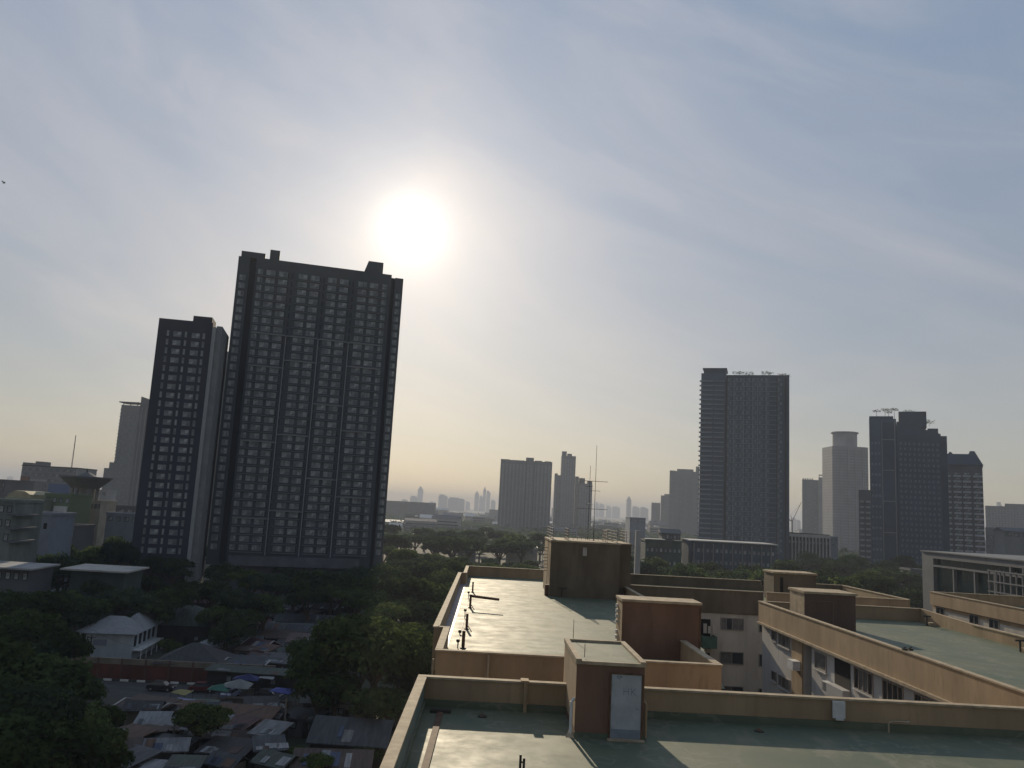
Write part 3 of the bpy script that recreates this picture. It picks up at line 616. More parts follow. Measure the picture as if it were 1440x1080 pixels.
m_.box(0, g1a, 0, 18, 9, T1H + .4); m_.box(g1b, g2a, 0, 18, 9, T1H); m_.box(g2b, Wd, 0, 18, 9, T1H - .2)
m_.build('facade_block', M_t1, t1)
m_ = MB(); m_.box(g1a, g1b, 1.8, 17.9, 9, T1H - .02); m_.box(g2a, g2b, 1.5, 17.9, 9, T1H - .02); m_.build('recess', M_t1b, t1)
wins = []
cols = [(.012, .042, 0), (.115, .035, 1), (.165, .058, 0), (.238, .058, 1), (.355, .058, 0), (.428, .058, 1), (.532, .058, 1), (.605, .058, 0), (.718, .058, 0), (.79, .058, 1), (.868, .035, 0), (.955, .034, 1)]
slab = MB(); dark = MB()
for fl in range(nfl):
    z = z0w + fl * FH
    for ci, (fx_, fw_, st_) in enumerate(cols):
        if fl >= nfl - 1 and ci in (0, 11): continue
        w = fw_ * Wd; h = 1.9; ww = w * (.92 if fw_ > .05 else .85)
        wins.append((fx_ * Wd + (w - ww) * .5, -.01, z + .9, ww, h, (st_ + fl * 3 + rnd.randrange(2)) % 2, 0))
    for a_, b_ in ((.118, .302), (.345, .492), (.522, .670), (.708, .905)):
        slab.box(a_ * Wd, b_ * Wd, -.45, -.02, z + .25, z + .42)
    for a_ in (.306, .497, .675): dark.box(a_ * Wd - .9 + .3, a_ * Wd - .25, -.03, -.004, z + .6, z + 2.4); dark.box(a_ * Wd + .55, a_ * Wd + 1.2, -.03, -.004, z + .6, z + 2.4)
slab.build('balcony_slabs', M_t1w, t1)['kind'] = 'stuff'
dark.build('service_balcony_openings', M_t1b, t1)['kind'] = 'stuff'
for fl in range(nfl):
    for k in range(3): wins.append((-.01, 15 - k * 5.5, z0w + fl * FH + .9, 1.6, 1.4, k % 2, -math.pi / 2)); wins.append((Wd + .01, 2 + k * 5.5, z0w + fl * FH + .9, 1.6, 1.4, k % 2, math.pi / 2))
add_windows(t1, wins, M_t1w)
ztop_grid = z0w + (nfl - 8) * FH
for i, f in enumerate((.317, .508, .69)):
    m_ = MB(); m_.box(f * Wd - .16, f * Wd + .16, -.62, -.01, z0w - .5, ztop_grid); m_.build('grid_strip', M_line, t1)
bays = [(.112, .317), (.317, .508), (.508, .69), (.69, .90)]
for bi, (a_, b_) in enumerate(bays):
    k = nfl - 8 - [0, 3, 8, 3][bi]
    if bi in (0, 1, 2): k0 = [nfl - 8, nfl - 11, nfl - 16][bi]
    else: k0 = nfl - 11
    lv = [nfl - 8] + list(range(k0 if k0 != nfl - 8 else nfl - 12, 1, -9 if bi != 3 else -8))
    for L_ in lv:
        z = z0w + L_ * FH; m_ = MB(); m_.box(a_ * Wd + .2, b_ * Wd - .2, -.6, -.012, z - .12, z + .16); m_.build('grid_strip', M_line, t1)
# roof pieces
def top_box(parent, px0, px1, pyt, zb, dep0, dep1, mt, name='roof_room', o=A, e=E1):
    s0, zt = ray_hit(px0, pyt, o, e); s1, _ = ray_hit(px1, pyt, o, e)
    m_ = MB(); m_.box(s0, s1, dep0, dep1, zb, zt); return m_.build(name, mt, parent)
top_box(t1, 340, 374, 352, T1H + .4, .3, 8, M_t1)
top_box(t1, 380.5, 394.5, 350, T1H, .8, 6, M_t1)
s0, zt = ray_hit(512, 375.5, A, E1); s1, _ = ray_hit(540, 367, A, E1); s05, zt2 = ray_hit(519, 366, A, E1)
m_ = MB(); m_.loft([(s0, .8, T1H), (s1, .8, T1H), (s1, .8, zt2), (s05, .8, zt2)], [(s0, 7, T1H), (s1, 7, T1H), (s1, 7, zt2), (s05, 7, zt2)]); m_.build('roof_room', M_t1, t1)
m_ = MB(); m_.box(g1b, g2a, .02, .3, T1H + .003, T1H + .7); m_.build('roof_parapet', M_t1, t1)
m_ = MB(); m_.box(1.5, Wd * .955, .6, 17, 0, 9); m_.build('podium', mat('podium_grey', (0.10, 0.10, 0.105), 0.8, 0.2, 0.3), t1)
m_ = MB(); m_.box(.12 * Wd, .86 * Wd, -2.0, .5, 9.05, 12.2); m_.build('podium_parapet', mat('podium_band', (0.13, 0.13, 0.14), 0.8, 0.2, 0.3), t1)

# T2 : narrower dark tower whose more lit side is put into paler slab colours
A2 = Vector((at_x(224, 447, 256), 256)); az2 = R(12); E2 = Vector((math.cos(az2), math.sin(az2)))
w2, z2r = ray_hit(299, 462, A2, E2); _, z2l = ray_hit(224, 447, A2, E2)
t2 = thing('residential_tower', 'narrow dark tower with five window columns standing beside the huge slab tower', 'tower', (A2.x, A2.y, 0), az2)
M_t2 = mat('navy_facade', (0.040, 0.044, 0.060), 0.75, 0.15, 0.2); M_t2s = mat('grey_side_slab', (0.33, 0.34, 0.34), 0.8, 0.15, 0.3, streak=(1, 1, .1))
m_ = MB(); m_.box(0, w2, 0, 16, 0, z2l); m_.build('facade_block', M_t2, t2)
wins = []; n2 = int((z2l - 15) / FH)
for fl in range(n2):
    z = 12 + fl * FH
    for fx_, ww in ((.17, .75), (.29, 2.5), (.50, .7), (.63, 2.5), (.83, .8)):
        wins.append((fx_ * w2, -.01, z + .7, ww, 1.7 if ww > 1 else 1.9, rnd.randrange(2), 0))
add_windows(t2, wins, M_t1w)
top_box(t2, 225.5, 261, 447.5, z2l, .5, 7, M_t2, o=A2, e=E2); top_box(t2, 272, 299, 443.5, z2l - .01, .4, 9, M_t2, o=A2, e=E2)
m_ = MB(); m_.box(w2 + .02, w2 + 1.1, -.4, 14, 0, top_z(301, 459, 258) ); m_.build('lit_toned_side_slab', M_t2s, t2)  # stronger light on this side is put into the paler grey
m_ = MB(); m_.box(w2 + 1.12, w2 + 2.9, .6, 18, 0, top_z(308, 458.5, 260)); m_.build('lit_toned_side_slab', mat('mid_grey_slab', (0.24, 0.25, 0.25), .8, .15, .3), t2)  # second step of the lit side, its light also in the grey
# T3 : sister tower peeping between
Y3 = 330
x30, x31 = at_x(300, 640, Y3), at_x(330, 560, Y3); z3 = top_z(316, 494, Y3)
t3 = thing('residential_tower', 'pale grey tower edge showing in the gap between the two dark towers', 'tower', (x30, Y3, 0))
m_ = MB(); m_.box(0, x31 - x30, 0, 16, 0, z3); m_.build('facade_block', M_t2s, t3)
m_ = MB(); m_.box(-.5, 1.4, -.8, .2, 0, z3 - 3); m_.build('pilaster', mat('light_slab', (.46, .465, .46), .8, .1, .3), t3)
wins = [(2.2 + k * 3.4, -.01, 14 + fl * FH, 1.0, 1.2, fl % 2, 0) for fl in range(int((z3 - 18) / FH)) for k in range(2)]
add_windows(t3, wins, M_t1b, 60)

def slab_tower(label, pl, pr, ptop, py_ref, Y, dep, wall, pattern, name='residential_tower', rot=None, side=None, floors=3.0, z0=0, group=None, limit=100, frame=None, cat='tower'):
    """box tower whose front spans the photo from pl to pr at height py_ref; pattern = window columns (start fraction, width fraction)"""
    x0 = at_x(pl, py_ref, Y); cxm = at_x((pl + pr) / 2, py_ref, Y)
    if rot is None: rot = -math.atan2(cxm, Y) if cxm > .1 * Y else 0.0
    w, _ = ray_hit(pr, py_ref, Vector((x0, Y)), Vector((math.cos(rot), math.sin(rot)))); zt = top_z((pl + pr) / 2, ptop, Y)
    t = thing(name, label, cat, (x0, Y, 0), rot, group)
    m_ = MB(); m_.box(0, w, 0, dep, z0, zt); m_.build('facade_block', wall, t)
    wins = []
    if pattern:
        n = int((zt - 8) / floors)
        for fl in range(n):
            for j, (a_, b_) in enumerate(pattern): wins.append((a_ * w, -.01, 5 + fl * floors + .8, b_ * w, floors * .55, (j + fl) % 2 if rnd.random() < .8 else 0, 0))
            if side == 'L' or side == 'R':
                for k in range(3): wins.append((-.01 if side == 'L' else w + .01, (dep * .85 if side == 'L' else dep * .1) - (k if side == 'L' else -k) * dep * .28, 5 + fl * floors + .8, dep * .12, floors * .5, k % 2, -math.pi / 2 if side == 'L' else math.pi / 2))
        add_windows(t, wins, frame or M_t1w, limit)
    return t, w, zt
def evenly(n, a=.04, b=.96, fill=.6): s = (b - a) / n; return [(a + i * s + s * (1 - fill) / 2, s * fill) for i in range(n)]
M_grey1 = mat('grey_concrete', (0.22, 0.225, 0.23), .85, .15, .1, streak=(1, 1, .1)); M_grey2 = mat('dark_grey_concrete', (0.13, 0.135, 0.145), .85, .15, .1)
M_palet = mat('pale_tower_render', (0.34, 0.34, 0.34), .85, .12, .1); M_hazeblue = mat('haze_blue_curtain_wall', (0.036, 0.066, 0.105), .55, .25, .08, spec=.4)  # the wall blue is bluish distance haze put into the base colour
M_hazeblue2 = mat('haze_slate_curtain_wall', (0.055, 0.095, 0.150), .5, .25, .08, spec=.4)  # lighter wall colour with the same haze blue painted in
M_slab = mat('slab_edge', (0.19, 0.24, 0.29), .7)  # slab edges tinted with the haze blue as well
M_dimwin = mat('dim_window_frame', (0.07, 0.105, 0.15), .6); M_rooft = mat('rooftop_plant', (0.06, 0.075, 0.05), .9)  # window frames carry the painted haze blue too
# far left grey condominium
t, w, zt = slab_tower('grey condominium with a thin canopy on top left of the narrow dark tower', 162, 212, 570, 640, 700, 22, M_grey1, evenly(6, .03, .6, .5), limit=100, frame=M_grey2)
m_ = MB(); m_.box(.55 * w, w * 1.1, -1.5, 20, 0, zt + 1.5); m_.build('wing', M_grey2, t)
m_ = MB(); m_.box(-2, .5 * w, -1, 14, zt + 2.0, zt + 2.8)
for k in (0, 1, 2): m_.box(k * w * .2, k * w * .2 + .6, 3, 3.6, zt, zt + 2.0)
m_.build('roof_canopy', M_grey2, t)
m_ = MB(); m_.loft([(w * .55, -1, zt + 1.5), (w * 1.05, -1, zt + 1.5), (w * 1.05, -1, zt + 3.5), (w * .55, -1, zt + 8)], [(w * .55, 12, zt + 1.5), (w * 1.05, 12, zt + 1.5), (w * 1.05, 12, zt + 3.5), (w * .55, 12, zt + 8)]); m_.build('roof_room', M_grey2, t)
m_ = MB()
for k in range(int(zt / 3)): m_.box(-.9, 0, 1, 8, k * 3, k * 3 + 1.1)
m_.build('balconies', M_slab, t)['kind'] = 'stuff'
m_ = MB(); m_.box(-5, -.92, 2, 18, 0, zt * .52); m_.box(-9, -5.02, 2, 18, 0, zt * .47); m_.build('lower_wing', M_grey1, t)
m_ = MB()
for k in range(4): m_.box((.62 + k * .11) * w, (.65 + k * .11) * w, -2.0, -1.52, 5, zt - 2)
m_.build('pilasters', M_grey1, t)

# twin slabs in the distance at the centre
t, w, zt = slab_tower('wide blue grey slab tower standing alone over the far tree line', 702, 775, 648, 690, 1250, 20, M_grey2, evenly(14, .02, .98, .45), limit=100, frame=M_grey1)
for a_, b_, hh in ((.0, .18, 1.0), (.2, .46, .4), (.49, .64, 5.2), (.66, .8, 1.2), (.86, .98, 1.0)):
    m_ = MB(); m_.box(a_ * w, b_ * w, 1, 12, zt, zt + hh); m_.build('roof_room', M_grey2, t)
for a_ in (.5, .655): 
    m_ = MB(); m_.box(a_ * w, a_ * w + .9, -.8, 0, 0, zt - 1); m_.build('fin', M_t1b, t)
t, w, zt = slab_tower('tallest of the far stepped cluster, slim tower with notched top', 788, 808, 641, 690, 1480, 18, M_grey2, evenly(5), limit=60, frame=M_grey1, group='far stepped cluster of towers')
m_ = MB(); m_.box(.02 * w, .34 * w, 1, 12, zt, zt + 8); m_.build('roof_room', M_grey2, t)
m_ = MB(); m_.box(.4 * w, .72 * w, 1, 12, zt, zt + 4); m_.build('roof_room', M_grey2, t)
t, w, zt = slab_tower('lower shoulder tower on the near side of the slim notched tower', 779, 787, 668, 700, 1490, 18, M_grey2, evenly(2), limit=40, frame=M_grey1, group='far stepped cluster of towers')
m_ = MB(); m_.box(0, w * .5, 1, 8, zt, zt + 3); m_.build('roof_room', M_grey2, t)
t, w, zt = slab_tower('low tower behind the tv aerials right of the slim notched tower', 808, 813, 670, 700, 1500, 18, M_grey2, evenly(1), limit=30, frame=M_grey1, group='far stepped cluster of towers')
t, w, zt = slab_tower('broad low tower with two roof rooms behind the tv aerials', 814, 832.5, 680, 700, 1470, 18, M_grey2, evenly(5), limit=60, frame=M_grey1, group='far stepped cluster of towers')
m_ = MB(); m_.box(.0 * w, .42 * w, 1, 12, zt, zt + 9.5); m_.build('roof_room', M_t1b, t)
m_ = MB(); m_.box(.62 * w, .98 * w, 1, 12, zt, zt + 5); m_.build('roof_room', M_t1b, t)

# the large dark glass tower right of centre
YR = 517
t, w, zt = slab_tower('large dark balconied tower with palms on its roof standing right of centre', 1020, 1110, 532, 640, YR, 34, M_hazeblue, [])
wins = []
xl = at_x(985, 640, YR) - at_x(1020, 640, YR)
nf = int((zt - 14) / 3.05)
m_ = MB(); m_.box(xl, -.3, 1.5, 30, 0, zt + 2.5); m_.build('facade_block', M_hazeblue2, t)
m_ = MB(); m_.box(xl + 1.5, xl + 15.5, 2.2, 20, zt + 2.5, zt + 5.4); m_.build('roof_room', M_hazeblue, t)
m_ = MB(); m_.box(xl + .8, xl + 16.2, 1.6, 21, zt + 5.4, zt + 6.0); m_.build('roof_canopy', M_hazeblue, t)
m_ = MB()
for fl in range(nf):
    z = 14 + fl * 3.05
    m_.box(xl - .9, xl + 7.6, .2, 1.48, z, z + .95); m_.box(xl + 8.4, xl + 14.8, .5, 1.48, z + .1, z + .85)
    m_.box(.7, w - 5.5, -.22, -.003, z - .2, z + .15)
m_.build('balcony_bands', M_slab, t)['kind'] = 'stuff'
for f in (0.0, .12, .28, .42, .50, .64, .80, .93):
    m_ = MB(); m_.box(f * w, f * w + (.9 if f in (0.0, .93) else .45), -.7, -.225, 4, zt - (1 if f else 0)); m_.build('fin', M_t1b if f in (0.0, .8, .93) else M_slab, t)
wins = [((.02 + .1 * k) * w, -.01, 14 + fl * 3.05 + .5, .07 * w, 1.9, (k + fl) % 2, 0) for fl in range(nf) for k in range(9) if k not in (7,)]
GLS = GL[:]; GL[0] = mat('tinted_glass', (.06, .09, .115), .3, .3, .4, spec=.6); GL[1] = mat('tinted_blind_glass', (.17, .22, .26), .4, .3, .4)
TW.clear(); add_windows(t, wins, M_dimwin, 100)
m_ = MB(); m_.box(.0, w, .0, 1.0, zt, zt + 1.1); m_.box(w - 1, w, 1.0, 30, zt, zt + 1.1); m_.build('roof_parapet', M_hazeblue, t)

# right hand group
YA = 480
t, w, zt = slab_tower('dark slab tower with pale vertical lines and a stepped planted roof at the right', 1223.5, 1262, 590, 690, YA, 30, M_hazeblue2, [])
wr = at_x(1327, 690, YA) - at_x(1262, 690, YA)
for a_ in (.0, .46, .93):
    m_ = MB(); m_.box(a_ * w, a_ * w + .35, -.5, -.0, 6, zt - 1); m_.build('fin', M_line, t)
m_ = MB(); m_.box(.47 * w + .3, .92 * w, -.1, -.004, 5, zt - 2); m_.build('curtain_wall', M_hazeblue, t)
for z in (30, 48, 66, 84):
    m_ = MB(); m_.box(.47 * w + .36, w * .93 - .05, -.45, -.105, z, z + .4); m_.build('grid_strip', M_line, t)
m_ = MB(); m_.loft([(w + .3, 0, 0), (w + wr * .86, 7, 0), (w + wr * .86, 26, 0), (w + .3, 26, 0)], [(w + .3, 0, zt - 1.5), (w + wr * .86, 7, zt - 8), (w + wr * .86, 26, zt - 8), (w + .3, 26, zt - 1.5)]); m_.build('angled_block', M_hazeblue, t)
n_ = Vector((wr * .86 - .3, 7)).normalized(); Lr = Vector((wr * .86 - .3, 7)).length
wins = [(w + .3 + n_.x * s_, n_.y * s_ - .03, 10 + fl * 3.1, 1.5, 1.7, (fl + int(s_)) % 2, math.atan2(7, wr * .86 - .3)) for fl in range(int((zt - 21) / 3.1)) for s_ in [1.2 + k * 2.55 for k in range(int(Lr / 2.55))]]
wins += [((.06 + .13 * k) * w, -.01, 10 + fl * 3.1, 1.3, 1.7, fl % 2, 0) for fl in range(int((zt - 18) / 3.1)) for k in range(3)]
add_windows(t, wins, M_dimwin, 100); GLD = GL[:]; GL[:] = GLS; TW.clear()
m_ = MB(); m_.box(w + wr * .86, w + wr * .98, 9, 24, 0, zt - 9); m_.build('rear_block', M_hazeblue, t)
m_ = MB(); m_.box(w + 1.5, w + wr * .60, 9, 20, zt - 4, zt + 5.5); m_.build('roof_room', M_hazeblue, t)
m_ = MB(); m_.box(.1, .9 * w, 2, 18, zt, zt + 1.8); m_.build('roof_parapet', M_hazeblue, t)
m_ = MB(); m_.box(w + wr * .62, w + wr * .82, 10, 20, zt - 9, zt - 4.5); m_.build('roof_room', M_hazeblue, t)
ta = t
t, w, zt = slab_tower('stout apartment tower with pale balcony bands and a dark pitched roof at the far right', 1327, 1383, 655, 700, 500, 24, M_grey2, [])
for k, (a_, b_) in enumerate(((.0, .2), (.26, .46), (.5, .7), (.76, 1.0))):
    m_ = MB()
    for fl in range(int((zt - 6) / 3.2)):
        z = 5 + fl * 3.2; m_.box(a_ * w, b_ * w, -1.2, -.01, z, z + 1.15)
    m_.build('balcony_stack', mat('pale_band', (.46, .48, .52), .8, .1, .3), t)
wins = [((a_ + .02) * w, -.01, 5 + fl * 3.2 + 1.3, .15 * w, 1.6, fl % 2, 0) for fl in range(int((zt - 6) / 3.2)) for a_ in (.0, .27, .51, .78)]
add_windows(t, wins, M_t1b, 100)
m_ = MB(); m_.loft([(-.5, -1.5, zt), (w + .5, -1.5, zt), (w + .5, 24, zt), (-.5, 24, zt)], [(w * .12, 3, zt + 7), (w * .86, 3, zt + 7), (w * .86, 20, zt + 7), (w * .12, 20, zt + 7)]); m_.build('roof', M_hazeblue, t)
m_ = MB(); m_.loft([(w * .08, 3, zt + 5.2), (w * .34, 3, zt + 5.2), (w * .34, 12, zt + 5.2), (w * .08, 12, zt + 5.2)], [(w * .18, 5, zt + 8.4), (w * .22, 5, zt + 8.4), (w * .22, 10, zt + 8.4), (w * .18, 10, zt + 8.4)]); m_.build('roof_gable', M_hazeblue, t)
m_ = MB(); m_.loft([(w * .64, 3, zt + 5.5), (w * .9, 3, zt + 5.5), (w * .9, 12, zt + 5.5), (w * .64, 12, zt + 5.5)], [(w * .7, 5, zt + 9), (w * .82, 5, zt + 9), (w * .82, 10, zt + 9), (w * .7, 10, zt + 9)]); m_.build('roof_gable', M_hazeblue, t)
def cbox(r, z): return [(r * x, r * y, z) for x, y in ((-.72, -1), (.72, -1), (.9, -.9), (1, -.72), (1, .72), (.72, 1), (-.72, 1), (-1, .72), (-1, -.72), (-.9, -.9))]
# white rounded tower
YW = 900; xc = at_x(1199, 680, YW); rw = (at_x(1224, 680, YW) - at_x(1173, 680, YW)) / 2; zt = top_z(1198, 628, YW); zc = top_z(1198, 606, YW)
t = thing('residential_tower', 'pale chamfered tower with a drum crown behind the dark slab tower', 'tower', (xc, YW + rw, 0))
m_ = MB(); m_.loft(cbox(rw, 0), cbox(rw, zt)); m_.build('shaft', M_palet, t)
m_ = MB(); m_.loft(m_.ring((0, 0), rw * .66, zt, 24), m_.ring((0, 0), rw * .66, zc - 1.2, 24)); m_.build('drum_crown', M_palet, t)
m_ = MB(); m_.loft(m_.ring((0, 0), rw * .74, zc - 1.2, 24), m_.ring((0, 0), rw * .74, zc, 24)); m_.build('crown_rim', M_palet, t)
m_ = MB()
for fl in range(int((zt - 12) / 3.1)):
    z = 10 + fl * 3.1; m_.loft(cbox(rw + .08, z), cbox(rw + .08, z + 1.2))
m_.build('window_bands', mat('round_band', (.25, .26, .27), .7), t)['kind'] = 'stuff'
for k in range(4): m_ = MB(); m_.box(rw * (-.62 + k * .4) - .7, rw * (-.62 + k * .4) + .7, -rw - 1, -rw - .1, 0, zt - 2); m_.build('pilaster', M_palet, t)
t, w, zt = slab_tower('pale grey tower left of the drum crowned tower with an open roof frame', 1128, 1151, 675, 700, 1150, 20, M_grey1, evenly(3, .05, .95, .5), limit=60, frame=M_grey2)
w3 = at_x(1172, 700, 1150) - at_x(1151, 700, 1150)
m_ = MB(); m_.box(w + .2, w + w3, -1, 20, 0, zt + 4); m_.build('wing', M_palet, t)
m_ = MB(); m_.box(w + .5, w + w3 * .9, 1, 14, zt + 7, zt + 7.8)
for k in range(3): m_.box(w + .8 + k * w3 * .36, w + 1.5 + k * w3 * .36, 1.2, 1.8, zt + 4, zt + 7)
m_.build('roof_frame', M_grey2, t)
m_ = MB()
for k in range(5): m_.loft(m_.ring((1.5 + k * 3, 4), 1.0, zt, 8), m_.ring((1.5 + k * 3, 4), .6, zt + 2.4, 8))
m_.build('roof_tanks', M_grey2, t)
t, w, zt = slab_tower('slim dark balconied building between the drum crowned tower and the dark slab tower', 1208, 1225, 689, 740, 455, 14, M_grey2, [])
m_ = MB()
for fl in range(int((zt - 6) / 3)): m_.box(.1 * w, .45 * w, -1, -.01, 4 + fl * 3, 5.0 + fl * 3); m_.box(.58 * w, .95 * w, -1, -.01, 4 + fl * 3, 5.0 + fl * 3)
m_.build('balcony_stack', M_palet, t)
t, w, zt = slab_tower('long pale grey block with a stepped top at the right edge of the view', 1386, 1460, 713, 730, 1050, 20, M_grey1, evenly(16, .02, .98, .5), limit=80, frame=M_palet)
m_ = MB(); m_.box(.38 * w, w, 2, 18, zt, zt + 3.6); m_.build('roof_room', M_grey1, t)
t, w, zt = slab_tower('small blue grey windowed block in front of the long pale block', 1386, 1412, 742, 760, 520, 12, mat('bluish_block', (.2, .215, .25), .85), evenly(5, .05, .9, .6), limit=60, frame=M_t1b, cat='building', name='office_block')
# towers stepping down left of the dark glass tower
t, w, zt = slab_tower('grey slab just left of the large dark balconied tower', 941, 983, 663, 700, 1300, 20, M_grey1, evenly(9, .02, .98, .4), limit=80, frame=M_grey2, group='grey slabs stepping down')
m_ = MB(); m_.box(0, w * .2, 1, 12, zt - 2, zt + .5); m_.build('roof_room', M_grey1, t)
m_ = MB(); m_.box(w * .25, w * .8, 1, 12, zt, zt + 3.5); m_.build('roof_room', M_grey1, t)
m_ = MB(); m_.box(w * .88, w, 1, 12, zt, zt + 8.5); m_.build('roof_room', M_grey1, t)
t, w, zt = slab_tower('second grey slab stepping down to the left of the large dark tower', 929, 941, 697, 715, 1500, 18, M_grey1, evenly(3), limit=40, frame=M_grey2, group='grey slabs stepping down')
m_ = MB(); m_.box(w * .4, w, 1, 12, zt, zt + 3); m_.build('roof_room', M_grey1, t)
t, w, zt = slab_tower('lowest grey slab of the steps left of the large dark tower', 916, 928.5, 707, 715, 1700, 18, M_grey1, evenly(3), limit=40, frame=M_grey2, group='grey slabs stepping down')

# roof palms and shrubs on the two planted towers
def rooftop_tree(X, Y, z, h, r, label, group):
    t = thing('rooftop_tree', label, 'tree', (X, Y, z), rnd.random() * 6, group)
    m_ = MB(); m_.tube((0, 0, 0), (0, 0, h), .14, .09, n=5); m_.build('trunk', M_trunk, t)
    c = MB(); q = random.Random(int(X * 7 + Y))
    for k in range(70):
        a_ = q.random() * 6.28; rr = r * math.sqrt(q.random()); zz = h + q.uniform(-.3, .35) * r
        p = Vector((rr * math.cos(a_), rr * math.sin(a_), zz)); d1 = Vector((q.uniform(-1, 1), q.uniform(-1, 1), q.uniform(-.5, .5))) * .55; d2 = Vector((q.uniform(-1, 1), q.uniform(-1, 1), q.uniform(-.5, .5))) * .4
        c.quad(p - d1, p - d2, p + d1, p + d2)
    c.build('crown', M_leaf[0], t)
O7 = ['first', 'second', 'third', 'fourth', 'fifth', 'sixth', 'seventh']
for i_, px in enumerate((1038, 1047, 1056, 1078, 1084, 1101, 1107)): rooftop_tree(at_x(px, 530, YR), YR + 3, top_z(1065, 532, YR), 3.4 + (px % 3) * .9, 3.0, 'small tree on the dark balconied tower roof, %s from its left' % O7[i_], 'trees on the dark tower roof')
for i_, (px, zz) in enumerate(((1237, 2), (1249, 4), (1254, 2), (1262, 5))): rooftop_tree(at_x(px, 580, YA), YA + 4, top_z(1240, 588, YA), 3.6 + zz * .5, 2.4, 'small tree on the lower slab tower roof, %s from its left' % O7[i_], 'trees on the slab tower roof')
for i_, px in enumerate((1288, 1309, 1316)): rooftop_tree(at_x(px, 580, YA), YA + 8, top_z(px, 583 if px < 1300 else 597, YA), 2.4, 3.4, 'bushy tree on the upper slab tower roof rooms, %s from left' % O7[i_], 'bushy trees on the slab tower rooms')
def Y_far(px, py, h): return onz(px, py, h).y > 230
# ------------------------------------------------------------------ low buildings
def low_building(label, pl, pr, ptop, Y, dep, wall, name='low_building', rows=3, cols=6, roof='flat', z0=0, cat='building', rot=0.0, fl=3.2, roofmat=None, group=None, frame=None, py=None, win=True):
    py = py or ptop; x0, x1 = at_x(pl, py, Y), at_x(pr, py, Y); w = x1 - x0; zt = top_z((pl + pr) / 2, ptop, Y)
    t = thing(name, label, cat, (x0, Y, 0), rot, group)
    m_ = MB(); m_.box(0, w, 0, dep, z0, zt); m_.build('wall', wall, t)
    if roof == 'flat':
        m_ = MB(); e = .25
        for a in ((-e, w + e, -e, .2), (-e, w + e, dep - .2, dep + e)): m_.box(*a, zt, zt + .7)
        m_.box(-e, .2, .2, dep - .2, zt, zt + .7); m_.box(w - .2, w + e, .2, dep - .2, zt, zt + .7); m_.build('roof_parapet', roofmat or wall, t)
    elif roof == 'gable':
        m_ = MB(); m_.loft([(-.6, -.6, zt), (-.6, dep + .6, zt), (-.6, dep / 2, zt + dep * .22)], [(w + .6, -.6, zt), (w + .6, dep + .6, zt), (w + .6, dep / 2, zt + dep * .22)]); m_.build('roof', roofmat or M_grey2, t)
    elif roof == 'canopy':
        m_ = MB(); m_.loft([(-1.5, -2, zt), (w + 1.5, -2, zt), (w + 1.5, dep, zt + .3), (-1.5, dep, zt + .3)], [(-1.5, -2, zt + .35), (w + 1.5, -2, zt + .35), (w + 1.5, dep, zt + .65), (-1.5, dep, zt + .65)]); m_.build('roof', roofmat or M_grey2, t)
    if win:
        wins = [((i + .2) * w / cols, -.01, zt - (r_ + 1) * fl + .9, w / cols * .6, min(1.6, fl * .5), (i + r_) % 2, 0) for r_ in range(rows) for i in range(cols)]
        add_windows(t, wins, frame or M_t1b, 60)
    return t, w, zt
M_pgreen = mat('pale_green_wall', (.30, .34, .26), .85, .12, .2); M_yell = mat('yellow_roof', (.42, .38, .24), .7, .2, .3); M_bluew = mat('grey_blue_wall', (.22, .25, .30), .85, .15, .2)
M_dkgreen = mat('dark_green_wall', (.06, .085, .075), .85, .2, .2); M_cream = mat('cream_wall', (.38, .35, .30), .85, .2, .2)
t, w, zt = low_building('long grey block on the skyline at far left with a dark roof edge', 31, 108, 657, 560, 28, M_grey1, rows=6, cols=16, rot=R(0), fl=3.6, roofmat=M_t1b)
m_ = MB(); m_.box(.0, .13 * w, .2, 12, zt, zt + 2.4); m_.box(.22 * w, .34 * w, 1, 12, zt, zt + 3.6); m_.build('roof_room', M_grey2, t)
m_ = MB(); m_.box(.55 * w, 1.0 * w, -1.5, -.05, zt - 18, zt - 11); m_.build('blue_panel', mat('blue_cladding', (.04, .09, .22), .7), t)
m_ = MB(); m_.box(.03 * w, .17 * w, -2.0, -.06, 0, zt - 7); m_.build('red_brown_tower', mat('red_brown_panel', (.20, .09, .06), .8), t)
m_ = MB(); m_.box(.18 * w, .5 * w, -1.0, -.06, zt - 10, zt - 8.5); m_.build('pale_band', M_palet, t)
low_building('low dark block at the far left edge below the skyline', -20, 8, 676, 330, 20, M_grey2, rows=3, cols=6)
low_building('flat grey white roofed building behind the yellow roof at far left', 6, 33, 681, 380, 14, M_grey1, rows=2, cols=5)
t, w, zt = low_building('pale green building with a yellow vaulted roof end at far left', 8, 62, 703, 270, 16, M_pgreen, rows=2, cols=4, roof='flat')
m_ = MB()
pr_ = [(0.2, zt), (w * .62, zt), (w * .6, zt + 1.8), (w * .45, zt + 2.8), (w * .2, zt + 2.9), (.2, zt + 1.6)]
m_.loft([(x, .3, z) for x, z in pr_], [(x, 15, z) for x, z in pr_]); m_.build('vaulted_roof', M_yell, t)
t, w, zt = low_building('green topped building with white balcony panels next to the pale green one', 64, 100, 697, 275, 14, mat('moss_green', (.16, .21, .12), .85), rows=3, cols=4)
m_ = MB(); m_.box(.45 * w, .95 * w, -1.1, -.05, zt - 5.2, zt - 3.4); m_.box(.5 * w, .9 * w, -1.1, -.05, zt - 9, zt - 7.4); m_.build('balcony', M_white, t)
t, w, zt = low_building('plain blue grey walled house block below the pale green building', 33, 72, 724, 215, 12, M_bluew, rows=1, cols=2, win=False)
m_ = MB(); m_.box(.78 * w, .9 * w, -.05, -.004, zt - 3.5, zt - 2); m_.build('window', M_black, t)
